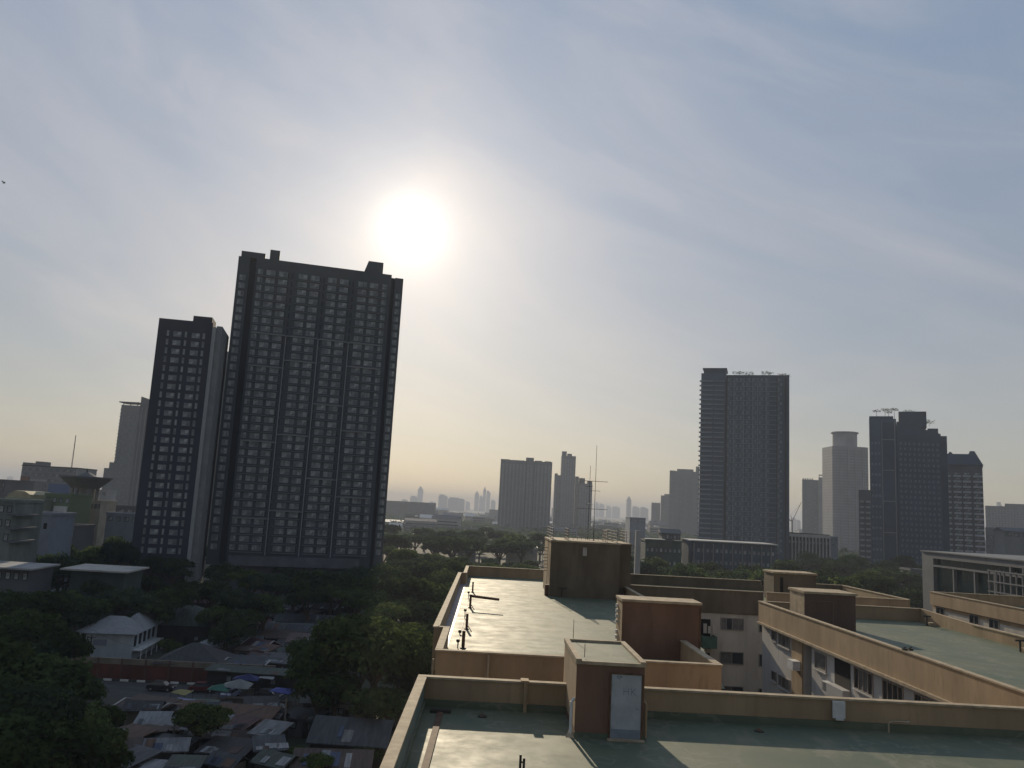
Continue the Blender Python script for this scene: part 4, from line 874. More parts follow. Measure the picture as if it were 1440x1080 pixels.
m_ = MB(); m_.box(-.6, .28 * w, -2.5, -.01, zt - 5.4, zt - 5.0); m_.build('awning', M_t1b, t)
t, w, zt = low_building('grey green tall house at the left edge of the view', -14, 21, 706, 190, 12, mat('grey_green_wall', (.17, .20, .185), .85, .3, .3, streak=(1, 1, .3)), rows=3, cols=3)
m_ = MB(); m_.box(w * .9, w + 1.6, -1.3, 8, zt - 9, zt - 8.6); m_.box(w * .9, w + 1.6, -1.3, 8, zt - 6, zt - 5.6); m_.box(w * .9, w + 1.6, -1.3, 8, zt - 3, zt - 2.6); m_.build('balcony', M_grey2, t)
# funnel shaped water tower
YF = 300; x_ = at_x(118, 700, YF); zf = top_z(118, 669, YF)
t = thing('water_tower', 'wide funnel topped water tower on tall legs at the left', 'water tower', (x_, YF, 0))
m_ = MB(); m_.loft(m_.ring((0, 0), 4.6, zf - 4.6, 20), m_.ring((0, 0), 8.6, zf - .9, 20)); m_.loft(m_.ring((0, 0), 8.9, zf - .88, 20), m_.ring((0, 0), 8.9, zf - .3, 20)); m_.build('funnel_tank', M_grey2, t)
m_ = MB(); m_.loft(m_.ring((0, 0), 4.0, zf - .28, 16), m_.ring((0, 0), .6, zf + 1.3, 16)); m_.tube((0, 0, zf + 1.2), (0, 0, zf + 2.6), .35); m_.build('cap', M_grey2, t)
m_ = MB(); m_.loft(m_.ring((0, 0), 1.8, 0, 14), m_.ring((0, 0), 1.8, zf - 4.62, 14)); m_.build('core', M_palet, t)
for k in range(6):
    a_ = k * math.pi / 3 + .3; m_ = MB(); m_.tube((4.2 * math.cos(a_), 4.2 * math.sin(a_), 0), (4.2 * math.cos(a_), 4.2 * math.sin(a_), zf - 4.5), .75, n=8); m_.build('leg', M_grey1, t)
for i, (pl, pr, pt, Y, lab, mt_) in enumerate(((124, 142, 706, 300, 'small cream house with one window right of the water tower', M_cream), (150, 196, 724, 290, 'low blue grey warehouse at the foot of the narrow dark tower', M_bluew),
        (140, 190, 713, 345, 'brown grey low building behind the blue grey warehouse', M_grey2), (120, 150, 690, 460, 'pale building left of the grey condominium foot', M_palet), (74, 104, 741, 240, 'dim low house under the funnel water tower', M_grey2))):
    low_building(lab, pl, pr, pt, Y, 12, mt_, rows=1, cols=4)
# pole mast far left
YM = 900; mx = at_x(103, 640, YM); mh = top_z(103, 612, YM)
t = thing('radio_mast', 'thin hazy radio mast rising above the long grey block', 'mast', (mx, YM, 0))
m_ = MB(); m_.tube((-1, 0, 0), (-.2, 0, mh), .22); m_.tube((1, 0, 0), (.2, 0, mh), .22); m_.tube((0, 1.2, 0), (0, .2, mh), .22)
for k in range(24): z = mh * k / 24; s_ = 1 - .8 * k / 24; m_.tube((-s_, 0, z), (s_, 0, z + mh / 24), .1, n=4)
m_.build('lattice', M_grey2, t)
# long canopy roofs at left
t, w, zt = low_building('long low shed with a flat pale roof beyond the left trees', 100, 176, 803, 186, 9, M_dkgreen, roof='canopy', rows=1, cols=7, roofmat=mat('pale_sheet_roof', (.40, .38, .35), .6, .2, .3), win=False, name='shed', cat='shed')
t, w, zt = low_building('low shed with a flat grey roof at the left picture edge', -30, 43, 799, 178, 9, M_grey2, roof='canopy', rows=1, cols=6, roofmat=mat('grey_sheet_roof', (.33, .33, .33), .6, .2, .3), name='shed', cat='shed')
# distribution centre strip
M_whiteroof = mat('white_sheet_roof', (.62, .60, .56), .45, .15, .1)
for pl, pr, pt, Y, lab, mt_, rf in ((540, 612, 706, 1700, 'long hazy factory hall with roof vents just right of the huge tower', M_grey2, 'flat'), (572, 585, 729.5, 1400, 'small white roofed hall, leftmost in the sunlit strip', M_cream, 'gable'), (590, 600, 728, 1420, 'bright little gable roofed hall in the sunlit strip', M_cream, 'gable'),
        (600, 616, 729, 1380, 'largest pale gable roofed hall of the sunlit strip', M_cream, 'gable'), (616, 628, 731, 1360, 'low hall at the end of the sunlit strip', M_cream, 'gable'), (622, 650, 725, 1650, 'reddish grey long hall behind the sunlit strip', mat('reddish', (.24, .18, .17), .85), 'gable'),
        (654, 668, 726, 1600, 'pale roofed hall left of the wide blue grey slab', M_cream, 'gable'), (545, 562, 744, 800, 'white roofed shed above the trees beside the huge tower', M_cream, 'gable'), (712, 756, 771, 440, 'low white building with dark openings among the trees', M_cream, 'flat'),
        (644, 668, 774, 430, 'dim row of small houses under the tree line', M_grey1, 'gable'), (612, 630, 717, 2200, 'white flecked hall in the haze', M_cream, 'gable'), (688, 702, 717, 2200, 'pale grey block at the foot of the wide slab', M_grey1, 'flat'),
        (886, 908, 729, 700, 'blue grey flat hall with a white roof edge beyond the penthouse', M_bluew, 'flat'), (915, 940, 738, 1400, 'pale low row of houses below the stepping slabs', M_grey1, 'gable')):
    low_building(lab, pl, pr, pt, Y, 16 + (Y > 600) * 10, mt_, rows=1, cols=max(3, int((pr - pl) / 5)), roof=rf, roofmat=M_whiteroof if mt_ is M_cream else None, fl=3.4)
# elevated road
t = thing('elevated_road', 'long thin elevated road crossing behind the trees right of the huge tower', 'elevated road', (at_x(540, 738, 900), 900, 0))
m_ = MB(); m_.box(0, 132, 0, 9, 8.2, 9.2); m_.box(0, 132, -.3, -.01, 8.2, 10.4); m_.build('deck', M_grey1, t)
for k in range(8): m_ = MB(); m_.box(4 + k * 17, 6 + k * 17, 3, 6, 0, 8.19); m_.build('pier', M_grey1, t)
# buildings in front of and beside the big dark tower
t, w, zt = low_building('long dark glazed block with a pale roof edge before the dark balconied tower', 972, 1090, 766, 340, 18, M_hazeblue, rows=2, cols=18, fl=4.6, py=790, frame=M_dimwin)
m_ = MB(); m_.box(-.6, w + .6, -1.6, 18, zt + .72, zt + 1.1); m_.build('roof_canopy', M_whiteroof, t)
for k in range(9): m_ = MB(); m_.box(w * (.02 + k * .115), w * (.02 + k * .115) + .4, -.9, -.3, 0, zt - .1); m_.build('column', M_grey1, t)
t, w, zt = low_building('dark green glazed block with a white roof patch beyond the rear wing', 907, 958, 762, 330, 18, M_dkgreen, rows=2, cols=8, fl=5, py=790)
m_ = MB(); m_.box(.5, w * .55, -.6, 6, zt + .72, zt + 1.0); m_.build('roof_patch', M_whiteroof, t)
t, w, zt = low_building('small gabled house just above the treeline right of the penthouse', 931, 957, 750, 352, 8, M_grey2, rows=1, cols=5, roof='gable')
t, w, zt = low_building('white colonnaded building at the foot of the pale grey tower', 1108, 1166, 752, 520, 22, M_t1b, rows=1, cols=12, fl=6.5, py=770)
m_ = MB()
for k in range(13): m_.box(w * k / 12 - .35, w * k / 12 + .35, -1.6, -.9, 0, zt - 1.2)
m_.build('colonnade', M_whiteroof, t)
m_ = MB(); m_.box(-.5, w + .5, -1.8, -.05, zt - 1.6, zt + .2); m_.build('lintel', M_whiteroof, t)
low_building('blue grey annex right of the colonnaded building', 1166, 1178, 756, 520, 18, M_bluew, rows=2, cols=3)
low_building('low grey house left of the glass hall', 1281, 1299, 803, 300, 8, M_grey2, rows=1, cols=3)
for pl, pr, pt, Y, lab in ((1170, 1196, 790, 420, 'dim pale house among the trees right of centre'), (1412, 1460, 748, 380, 'white jumble of low roofs at the right edge')):
    low_building(lab, pl, pr, pt, Y, 8, M_grey1, rows=1, cols=4, roof='gable')
# pale pillar with brackets
Yp = 190; xp = at_x(897, 780, Yp); zp = top_z(898, 746, Yp)
t = thing('signal_pillar', 'tall pale square pillar with side brackets rising just right of the penthouse', 'pillar', (xp, Yp, 0))
m_ = MB(); m_.loft([(-.75, 0, 0), (.75, 0, 0), (.75, 1.4, 0), (-.75, 1.4, 0)], [(-.55, 0, zp), (.55, 0, zp), (.55, 1.2, zp), (-.55, 1.2, zp)]); m_.build('shaft', M_palet, t)
for k in range(3): m_ = MB(); m_.box(.8, 1.5, .2, .5, zp - 3 - k * 4, zp - 2.7 - k * 4); m_.build('bracket', M_whiteroof, t)
# glass hall at right
M_hall = mat('hall_grey_paint', (.14, .15, .165), .7, .15, .5)
gx = at_x(1297, 800, 150); zg = top_z(1297, 775.5, 150)
t = thing('glass_hall', 'white framed glass hall with tall panes behind the right wings', 'hall', (gx, 150, 0), R(-90 + 1.2))
GO = Vector((gx, 150)); GE = Vector((math.cos(R(-88.8)), math.sin(R(-88.8))))
def gh(px, py=800): return ray_hit(px, py, GO, GE)[0]
g0 = gh(1312.5); Lg = gh(1470)
m_ = MB(); m_.box(0, g0, 0, 25, 0, zg); m_.build('end_wall', M_hall, t)
m_ = MB(); m_.box(g0 + .01, Lg, 0, 25, zg - 1.0, zg); m_.box(-.3, Lg, -.2, 25.2, zg + .01, zg + .2); m_.build('roof_beam', M_hall, t)
m_ = MB(); m_.box(g0 + .02, Lg, .7, 24, 0, zg - 1.01); m_.build('glazing', mat('green_glass', (.03, .05, .05), .15, .3, .2, spec=.6), t)
for px in (1340, 1369.5, 1397.5, 1420, 1438, 1455):
    x = gh(px); m_ = MB(); m_.box(x - .18, x + .18, .02, .6, 0, zg - (2.45 if px < 1410 else 1.02)); m_.build('mullion', M_hall, t)
m_ = MB(); m_.box(g0 + .03, Lg, -.03, .5, zg - 2.42, zg - 2.12); m_.build('transom', M_hall, t)
zl = zg - 1.6
t = thing('white_lattice', 'white steel lattice frame attached to the front of the glass hall', 'lattice', (gx, 150, 0), R(-88.8))
m_ = MB()
for px in (1404, 1414.5, 1420, 1425.5, 1435, 1443, 1452):
    x = gh(px); m_.box(x - .1, x + .1, -1.6, -1.4, 0, zl)
m_.build('uprights', M_hall, t)
for z in (zl - .3, zl - 1.9, zl - 3.4, zl - 5.0): m_ = MB(); m_.box(gh(1403), Lg, -1.68, -1.605, z, z + .2); m_.build('rail', M_hall, t)

# ------------------------------------------------------------------ houses of the lanes at lower left
RC = {'grey': (.085, .09, .095), 'dark': (.035, .035, .037), 'brown': (.07, .048, .038), 'maroon': (.085, .04, .038), 'rust': (.11, .06, .04), 'light': (.20, .215, .225), 'slate': (.055, .062, .07), 'green': (.06, .075, .062), 'pinkish': (.12, .085, .08), 'blue': (.06, .08, .14), 'white': (.27, .275, .28), 'palegrey': (.17, .175, .18)}
def roof_mat(k): return mat('sheet_roof_' + k, RC[k], .62, .35, .7, spec=.35, streak=(3.5, .5, 1), bump=.3)
def wall_mat(k): return mat('house_wall_' + k, {'tan': (.16, .14, .11), 'grey': (.10, .10, .10), 'white': (.30, .31, .32), 'dark': (.035, .033, .03), 'blue': (.12, .15, .2)}[k], .85, .3, .5, streak=(1, 1, .3))
def house(label, px, py, w, d, h, kind, roof, wall='grey', rot=0.0, rise=None, name='house', trim=False, cat='house', wins=2):
    rise = rise if rise is not None else d * .22
    c = onz(px, py, h + rise * .5); t = thing(name, label, cat, (c.x, c.y, 0), R(rot))
    m_ = MB(); m_.box(-w / 2, w / 2, -d / 2, d / 2, 0, h)
    if kind == 'gable': m_.loft([(-w / 2, -d / 2, h), (-w / 2, d / 2, h), (-w / 2, 0, h + rise * .96)], [(-w / 2 + .15, -d / 2, h), (-w / 2 + .15, d / 2, h), (-w / 2 + .15, 0, h + rise * .96)])
    m_.build('wall', wall_mat(wall), t)
    W_, D_ = w / 2 + .5, d / 2 + .5; th = .12; r_ = MB(); k = .5 * rise / (d / 2)
    if kind == 'gable':
        for s_ in (-1, 1): r_.loft([(-W_, s_ * D_, h - k), (W_, s_ * D_, h - k), (W_, 0, h + rise), (-W_, 0, h + rise)], [(-W_, s_ * D_, h - k + th), (W_, s_ * D_, h - k + th), (W_, 0, h + rise + th), (-W_, 0, h + rise + th)])
    elif kind == 'hip':
        hw = max(0, W_ - D_); z = h
        vs = [(-W_, -D_, z), (W_, -D_, z), (W_, D_, z), (-W_, D_, z), (-hw, 0, z + rise), (hw, 0, z + rise)]
        r_.add(vs, [(0, 1, 5, 4), (1, 2, 5), (2, 3, 4, 5), (3, 0, 4), (3, 2, 1, 0)])
    elif kind == 'shed':
        r_.loft([(-W_, -D_, h), (W_, -D_, h), (W_, D_, h + rise), (-W_, D_, h + rise)], [(-W_, -D_, h + th), (W_, -D_, h + th), (W_, D_, h + rise + th), (-W_, D_, h + rise + th)])
    ro = r_.build('roof', roof_mat(roof), t)
    if trim:
        m_ = MB()
        for x in (-W_ - .02, W_ - .2):
            for s_ in (-1, 1): m_.loft([(x, s_ * D_, h - k + th + .02), (x + .22, s_ * D_, h - k + th + .02), (x + .22, 0, h + rise + th + .02), (x, 0, h + rise + th + .02)], [(x, s_ * D_, h - k + th + .1), (x + .22, s_ * D_, h - k + th + .1), (x + .22, 0, h + rise + th + .1), (x, 0, h + rise + th + .1)])
        m_.build('verge_board', mat('pale_verge', (.42, .41, .40), .7), ro)
    q_ = random.Random(int(px * 13 + py))
    if kind != 'hip':
        for i in range(q_.randrange(2, 5)):
            a_ = q_.uniform(-W_ * .9, W_ * .5); ww = q_.uniform(.5, 1.6); sd = -1 if kind == 'gable' or q_.random() < .7 else 1
            y0 = -D_ * q_.uniform(.75, .98); y1 = y0 + D_ * q_.uniform(.4, .75)
            def rz(y): return (h + rise - (abs(y) / D_) * (rise + k) if kind == 'gable' else h + (y + D_) / (2 * D_) * rise) + th + .03
            m_ = MB(); m_.loft([(a_, y0, rz(y0)), (a_ + ww, y0, rz(y0)), (a_ + ww, y1, rz(y1)), (a_, y1, rz(y1))], [(a_, y0, rz(y0) + .04), (a_ + ww, y0, rz(y0) + .04), (a_ + ww, y1, rz(y1) + .04), (a_, y1, rz(y1) + .04)])
            m_.build('roof_sheet', roof_mat(q_.choice(['palegrey', 'rust', 'slate', 'light', 'brown', 'dark', 'blue', 'white'])), ro)
    for i in range(wins):
        x = -w / 2 + (i + .5) * w / wins - .5; o = link('window', tower_window_mesh(1.0, 1.0, M_t1b, 0), t, (x, -d / 2 - .01, min(h - 1.3, 1.2)))
    m_ = MB(); m_.box(w * .1, w * .1 + .85, -d / 2 - .05, -d / 2 - .004, 0, min(2, h - .2)); m_.build('door', M_black, t)
    return t
# L shaped white house
c0 = onz(148, 930, 0); t = thing('house', 'white two storey house with an L shaped pale hip roof above the red wall', 'house', (-78.2, 157.5, 0), R(7))
m_ = MB(); m_.box(0, 9.6, 0, 8.5, 0, 5.1); m_.box(5.6, 9.6, 8.5, 15.5, 0, 5.1); m_.build('wall', mat('white_house_wall', (.42, .46, .48), .85, .15, .5, streak=(1, 1, .3)), t)
m_ = MB(); hz = 5.1; rz = 7.7
m_.add([(-1, -.9, hz), (10.4, -.9, hz), (10.4, 9.4, hz), (-1, 9.4, hz), (3.6, 4.2, rz), (6.4, 4.2, rz)], [(0, 1, 5, 4), (1, 2, 5), (2, 3, 4, 5), (3, 0, 4), (3, 2, 1, 0)])
m_.add([(4.6, 4.0, hz + .01), (10.6, 4.0, hz + .01), (10.6, 16.4, hz + .01), (4.6, 16.4, hz + .01), (7.6, 6.6, rz + .15), (7.6, 13.4, rz + .15)], [(0, 1, 4), (1, 2, 5, 4), (2, 3, 5), (3, 0, 4, 5), (3, 2, 1, 0)])
m_.build('roof', mat('pale_roof_tiles', (.25, .26, .27), .75, .2, 1.2, streak=(1, 3, 1)), t)
for k in range(5): m_ = MB(); m_.box(9.61, 9.66, .8 + k * 2.8, 2.2 + k * 2.8, 2.6, 4.6); m_.build('window', M_black, t)
m_ = MB(); m_.box(9.62, 11.2, .5, 15, 1.9, 2.1); m_.build('side_canopy', M_white, t)
for k in range(5): m_ = MB(); m_.tube((11.1, .8 + 3.4 * k, 0), (11.1, .8 + 3.4 * k, 1.9), .1); m_.build('column', M_white, t)
m_ = MB(); m_.box(2.5, 5, -.05, -.004, 2.8, 3.9); m_.build('faint_panel', M_bluew, t)
H = house
H('broad dark olive hip roofed house behind the white house', 262, 862, 17, 13, 4.2, 'hip', 'green', 'dark', 6, 3.4)
H('dark red roofed house farther back over the olive roof', 255, 836, 15, 10, 4.5, 'hip', 'maroon', 'dark', 4, 2.5)
H('black hip roofed pavilion right of the white house', 275, 915, 11, 10, 2.8, 'hip', 'dark', 'dark', 8, 2.8)
H('pale blue grey lean-to roof beside the black pavilion', 309, 904, 6.5, 4, 2.8, 'shed', 'light', 'grey', -22, .8)
H('small tan house with two dark square windows in the lanes', 356, 913, 6.0, 3.0, 2.6, 'shed', 'brown', 'tan', -3, .3, wins=2)
H('maroon roofed hut with pale verge boards in the lanes', 368, 904, 5.5, 5, 2.6, 'gable', 'maroon', 'dark', -28, 1.2, trim=True)
H('wide slate grey roof at the top of the lanes', 430, 868, 13, 7, 3, 'gable', 'slate', 'dark', 5, 1.2)
H('slate roof stepping below the top one in the lanes', 410, 880, 11, 6, 3, 'gable', 'grey', 'dark', 8, 1.1)
H('long grey sheet roof right in the middle of the lanes', 442, 884, 11, 6, 3, 'gable', 'slate', 'dark', -4, 1.1)
H('brown sheet roof under the long grey one', 398, 893, 8, 4.5, 2.8, 'shed', 'brown', 'dark', 2, .8)
H('pinkish brown gable roof beside the big dome tree', 432, 898, 7, 5, 3, 'shed', 'pinkish', 'dark', 4, 1.0)
H('dark flat roof with pale ridge strips above the market', 350, 930, 7, 5.5, 2.6, 'shed', 'slate', 'grey', -6, .5, trim=True)
H('dark blue grey flat roof right above the market', 392, 926, 6.5, 6.5, 2.8, 'shed', 'grey', 'dark', -3, .5)
H('long thin green grey roof along the market front', 358, 943, 15, 2.6, 2.8, 'shed', 'green', 'dark', -4, .4)
H('grey roof half hidden under trees behind the lanes', 470, 838, 12, 8, 3.5, 'gable', 'brown', 'dark', 6, 1.4)
H('small pale edged roof at the top right of the lanes', 452, 852, 9, 5, 3.2, 'shed', 'slate', 'dark', -12, .9, trim=True)
H('dark low roof left of the top lanes roof', 384, 862, 9, 6, 3, 'gable', 'dark', 'dark', 12, 1.1)
H('little grey hut near the tall trees behind the lanes', 425, 850, 7, 5, 3, 'gable', 'grey', 'dark', 22, 1.1)
H('dark brown shed roof beside the street with a pale left edge', 206, 990, 6.0, 5.0, 2.8, 'shed', 'brown', 'dark', -14, .6, trim=True)
H('long narrow brown roof running down from the street', 188, 1032, 4.0, 10, 2.8, 'gable', 'brown', 'dark', -24, .8)
H('short hut with bright ribbed sheet roof by the green bush', 227, 1019, 2.6, 3.2, 2.6, 'shed', 'palegrey', 'grey', -20, .6)
H('black flat roof with a ragged edge in the lower lanes', 236, 1046, 4.5, 4.5, 2.7, 'shed', 'slate', 'dark', -8, .4)
H('pale blue white sheet roof at the bottom edge of the view', 203, 1077, 3.6, 2.4, 2.6, 'shed', 'white', 'grey', -6, .3)
H('dim olive roof at the bottom left corner', 45, 1082, 10, 4, 3.0, 'gable', 'green', 'grey', -5, .8)
H('small olive roof beside the bottom left corner roof', 140, 1084, 6, 3, 2.8, 'gable', 'green', 'grey', -5, .6)
H('corrugated rust roof with pale strips near the bottom', 342, 1005, 7.4, 5, 2.8, 'shed', 'rust', 'grey', -3, 1.0, trim=False)
H('black flat roof below the rust roof', 322, 1050, 5, 5, 2.6, 'shed', 'dark', 'dark', -4, .3)
H('broad dark gable roof close to the near block', 498, 1022, 9, 6.5, 3.0, 'gable', 'slate', 'dark', -3, 2.0)
H('tiny white hut with one window behind the broad dark gable', 483, 986, 2.2, 2, 2.8, 'shed', 'grey', 'white', 0, .2, wins=1)
H('pale hut with square window behind the broad dark gable', 514, 984, 2.8, 2.4, 3.2, 'shed', 'grey', 'tan', 4, .2, wins=1)
H('grey tarp roofed hut under the dome tree', 452, 982, 5, 4, 2.6, 'shed', 'grey', 'grey', 10, .5)
H('low grey roof beneath the dome tree edge', 430, 1005, 4, 3, 2.4, 'shed', 'slate', 'grey', -12, .5)
H('brown gable end roof low beside the near block', 470, 1062, 8, 6, 2.6, 'gable', 'brown', 'dark', 5, 1.2)
H('dark shed roof between the black roof and the rust roof', 296, 1030, 4, 3.4, 2.5, 'shed', 'grey', 'dark', 12, .4)
q = random.Random(77); spots = []
for k in range(400):
    px, py = q.uniform(165, 425), q.uniform(985, 1078)
    if k % 4 == 0: px, py = q.uniform(345, 470), q.uniform(850, 925)
    c = onz(px, py, 2.8)
    if min([99] + [(c.x - a) ** 2 + (c.y - b) ** 2 for a, b in spots]) < 4.2 ** 2: continue
    spots.append((c.x, c.y)); col = ['slate', 'rust', 'brown', 'dark', 'grey', 'maroon', 'palegrey', 'light', 'green'][len(spots) % 9]
    w_, d_ = q.uniform(2.6, 4.2), q.uniform(2.2, 3.6); kd = q.choice(['shed', 'gable', 'shed'])
    o = H('small hut with a %s %s roof crowded into the %s lanes' % ({'slate': 'slate blue', 'dark': 'black', 'palegrey': 'pale grey', 'light': 'whitish', 'green': 'olive', 'maroon': 'dark red'}.get(col, col), 'lean-to' if kd == 'shed' else 'pitched', 'upper' if py < 960 else 'lower'), px, py, w_, d_, q.uniform(1.9, 3.3), kd, col, q.choice(['grey', 'dark', 'tan']), q.uniform(-32, 25), .7, wins=1, name='hut', cat='hut')
    o['group'] = 'small huts of the lanes'
    if len(spots) >= 44: break
# red boundary wall of the street
t = thing('boundary_wall', 'long red brown wall with a pale tan top band along the street', 'wall', (-84, 143.9, 0), math.atan2(1.7, 60))
m_ = MB(); m_.box(0, 46, 0, .3, 0, 2.4); m_.build('lower_panel', mat('red_wall', (.12, .038, .026), .8, .35, .4, streak=(1, 1, .3)), t)
m_ = MB(); m_.box(0, 46, -.04, .34, 2.4, 3.35); m_.build('top_band', mat('tan_band', (.20, .17, .13), .8, .25, .4), t)
for k in range(12): m_ = MB(); m_.box(k * 4, k * 4 + .25, -.12, -.042, 0, 3.4); m_.build('pier', mat('wall_pier', (.12, .06, .04), .8), t)
# market covers
def awning(label, px, py, w, d, col, h=2.4, rot=0, name='market_awning', peak=.6, cat='awning'):
    c = onz(px, py, h); t = thing(name, label, cat, (c.x, c.y, 0), R(rot), 'awnings over the market stalls')
    m_ = MB(); W_, D_ = w / 2, d / 2
    m_.add([(-W_, -D_, h - .1), (W_, -D_, h - .25), (W_, D_, h), (-W_, D_, h - .05), (.1 * w, 0, h + peak)], [(0, 1, 4), (1, 2, 4), (2, 3, 4), (3, 0, 4)])
    m_.add([(-W_, -D_, h - .14), (W_, -D_, h - .29), (W_, D_, h - .04), (-W_, D_, h - .09), (.1 * w, 0, h + peak - .05)], [(1, 0, 4), (2, 1, 4), (3, 2, 4), (0, 3, 4)])
    col = tuple(.62 * c_ + .01 for c_ in col)
    m_.build('cover', mat('cloth_' + '_'.join('%02d' % int(c_ * 100) for c_ in col), col, .8, .2, .8), t)
    for sx_ in (-1, 1):
        for sy_ in (-1, 1): m_ = MB(); m_.tube((sx_ * W_ * .95, sy_ * D_ * .95, 0), (sx_ * W_ * .95, sy_ * D_ * .95, h - .2), .03, n=5); m_.build('pole', M_darkmetal, t)
    m_ = MB(); m_.box(-W_ * .7, W_ * .7, -D_ * .5, D_ * .3, .75, .85); m_.box(-W_ * .65, W_ * .65, -D_ * .45, D_ * .25, 0, .74); m_.build('table', wall_mat('tan'), t)
    return t
awning('teal green awning at the left of the market stalls', 309, 967, 3.2, 2.4, (.05, .22, .16))
awning('largest pale grey canopy over the middle stalls', 333, 963, 4.4, 3.0, (.36, .37, .35), 2.7, peak=.9)
awning('dark blue tarpaulin behind the pale canopy', 347, 953, 4.2, 2.0, (.04, .05, .20), 2.5)
awning('narrow white strip awning above the stalls', 375, 952, 2.4, .8, (.52, .52, .52), 2.7, peak=.1)
awning('blue and white patterned awning at the right of the stalls', 398, 970, 3.6, 2.4, (.12, .16, .55), 2.4, rot=-14, peak=.3)
awning('yellow and white awning beside the street kerb', 256, 972, 2.6, 2.0, (.45, .40, .16), 2.4, rot=-16, peak=.3)
awning('pale violet blue tarpaulin roof near the yellow awning', 253, 985, 3.0, 3.0, (.34, .38, .62), 2.5, rot=-20, peak=.05)
awning('long pale strip cover under the middle stalls', 338, 992, 5.0, 1.0, (.34, .33, .31), 1.4, peak=.1)
awning('bright white sheet folded over a stall by the alley', 391, 992, 2.0, 1.2, (.55, .56, .56), 2.6, rot=28, peak=.3)
awning('dull grey low cover between the violet tarpaulin and teal awning', 287, 984, 4.4, 1.2, (.16, .20, .16), 2.2, peak=.1)
awning('small white cover at the left end of the street', 118, 976, 2.4, 1.2, (.5, .5, .48), 2.0, rot=-20, peak=.3)
# cars
def car(label, px, py, rot, col, proto=[]):
    c = onz(px, py, 0); t = thing('parked_car', label, 'car', (c.x, c.y, 0.013), R(rot), 'cars by the street market')
    pm = mat('car_paint_' + '_'.join('%02d' % int(k * 100) for k in col), col, .3, coat=.6, spec=.5)
    prof = [(-2.1, .35), (2.1, .35), (2.15, .65), (1.95, .85), (1.15, .95), (-1.75, .98), (-2.12, .8)]
    m_ = MB(); m_.loft([(x, -.85, z) for x, z in prof], [(x, .85, z) for x, z in prof]); m_.build('body', pm, t)
    cab = [(-1.6, .97), (1.1, .95), (.45, 1.45), (-1.15, 1.48)]
    m_ = MB(); m_.loft([(x, -.76 + .1 * (z > 1.2), z) for x, z in cab], [(x, .76 - .1 * (z > 1.2), z) for x, z in cab]); m_.build('cabin_glass', M_glass, t)
    m_ = MB(); m_.box(-1.1, .42, -.64, .64, 1.46, 1.52); m_.build('roof', pm, t)
    for x in (-1.35, 1.35):
        for y in (-.86, .70):
            m_ = MB(); m_.tube((x, y, .32), (x, y + .16, .32), .32, n=14); wo = m_.build('wheel', M_black, t)
            m_ = MB(); yy = y - .01 if y < 0 else y + .165; m_.tube((x, yy, .32), (x, yy + .005, .32), .18, n=10); m_.build('rim', M_metal, wo)
    for y in (-.6, .6): m_ = MB(); m_.box(2.1, 2.17, y - .15, y + .15, .6, .72); m_.build('headlight', M_white, t)
car('dark hatchback parked among the market stalls', 377, 983, -6, (.03, .035, .04)); car('white car parked at the left end of the street', 112, 981, -12, (.55, .55, .55))
car('black car by the kerb left of the yellow awning', 226, 971, 2, (.015, .015, .018)); car('grey blue car parked close to the middle stalls', 324, 981, 84, (.25, .27, .38))
car('silver car parked under the dome tree by the grey huts', 462, 1000, 10, (.28, .29, .30)); car('maroon car between the stalls and the teal awning', 285, 973, 4, (.12, .02, .02))
# poles
def pole(label, px, pyb, pyt, arms=1, pale=True):
    b = onz(px, pyb, 0); h = top_z(px, pyt, b.y); t = thing('utility_pole', label, 'pole', (b.x, b.y, 0), 0, 'concrete utility poles')
    m_ = MB(); m_.tube((0, 0, 0), (0, 0, h), .17, .11, n=8); m_.build('shaft', mat('pole_concrete', (.22, .20, .17), .85, .2, 1) if pale else M_darkmetal, t)
    for k in range(arms):
        m_ = MB(); m_.box(-.8, .8, -.06, .06, h - .5 - k * .7, h - .4 - k * .7); a_ = m_.build('crossarm', M_darkmetal, t)
        m_ = MB()
        for x in (-.7, 0.35, .7): m_.tube((x, 0, h - .4 - k * .7), (x, 0, h - .22 - k * .7), .05, n=6)
        m_.build('insulators', M_darkmetal, a_)
    return b, h
pole('pale concrete pole at the bottom among the black roofs', 240, 1070, 1022); pole('tan pole standing before the dome tree', 437, 987, 940)
pole('brown pole beside the rust roof', 398, 1040, 982); pole('dark pole by the corner of the white house', 124, 935, 893, pale=False)
pole('short pole in front of the red wall', 234, 955, 922, pale=False); pole('thin pole above the market left of the dome tree', 395, 962, 938)

def wire(label, a, b, za, zb, sag=.9):
    pa, pb = onz(a[0], a[1], 0), onz(b[0], b[1], 0); m_ = MB(); prev = None
    for k in range(9):
        f = k / 8; p = Vector((pa.x + (pb.x - pa.x) * f, pa.y + (pb.y - pa.y) * f, za + (zb - za) * f - sag * 4 * f * (1 - f)))
        if prev is not None: m_.tube(prev, p, .022, n=4)
        prev = p
    tag(m_.build('overhead_wire', M_darkmetal), label, 'wire', 'overhead wires of the lanes')
wire('overhead wire from the white house pole to the red wall pole', (124, 935), (234, 955), 6.2, 4.6)
wire('overhead wire from the red wall pole to the market pole', (234, 955), (395, 962), 4.6, 3.2)
wire('overhead wire from the market pole to the pole before the dome tree', (395, 962), (437, 987), 3.2, 5.6)
wire('overhead wire from the dome tree pole to the rust roof pole', (437, 987), (398, 1040), 5.6, 5.4)
wire('overhead wire from the rust roof pole to the lowest pale pole', (398, 1040), (240, 1070), 5.4, 4.3)
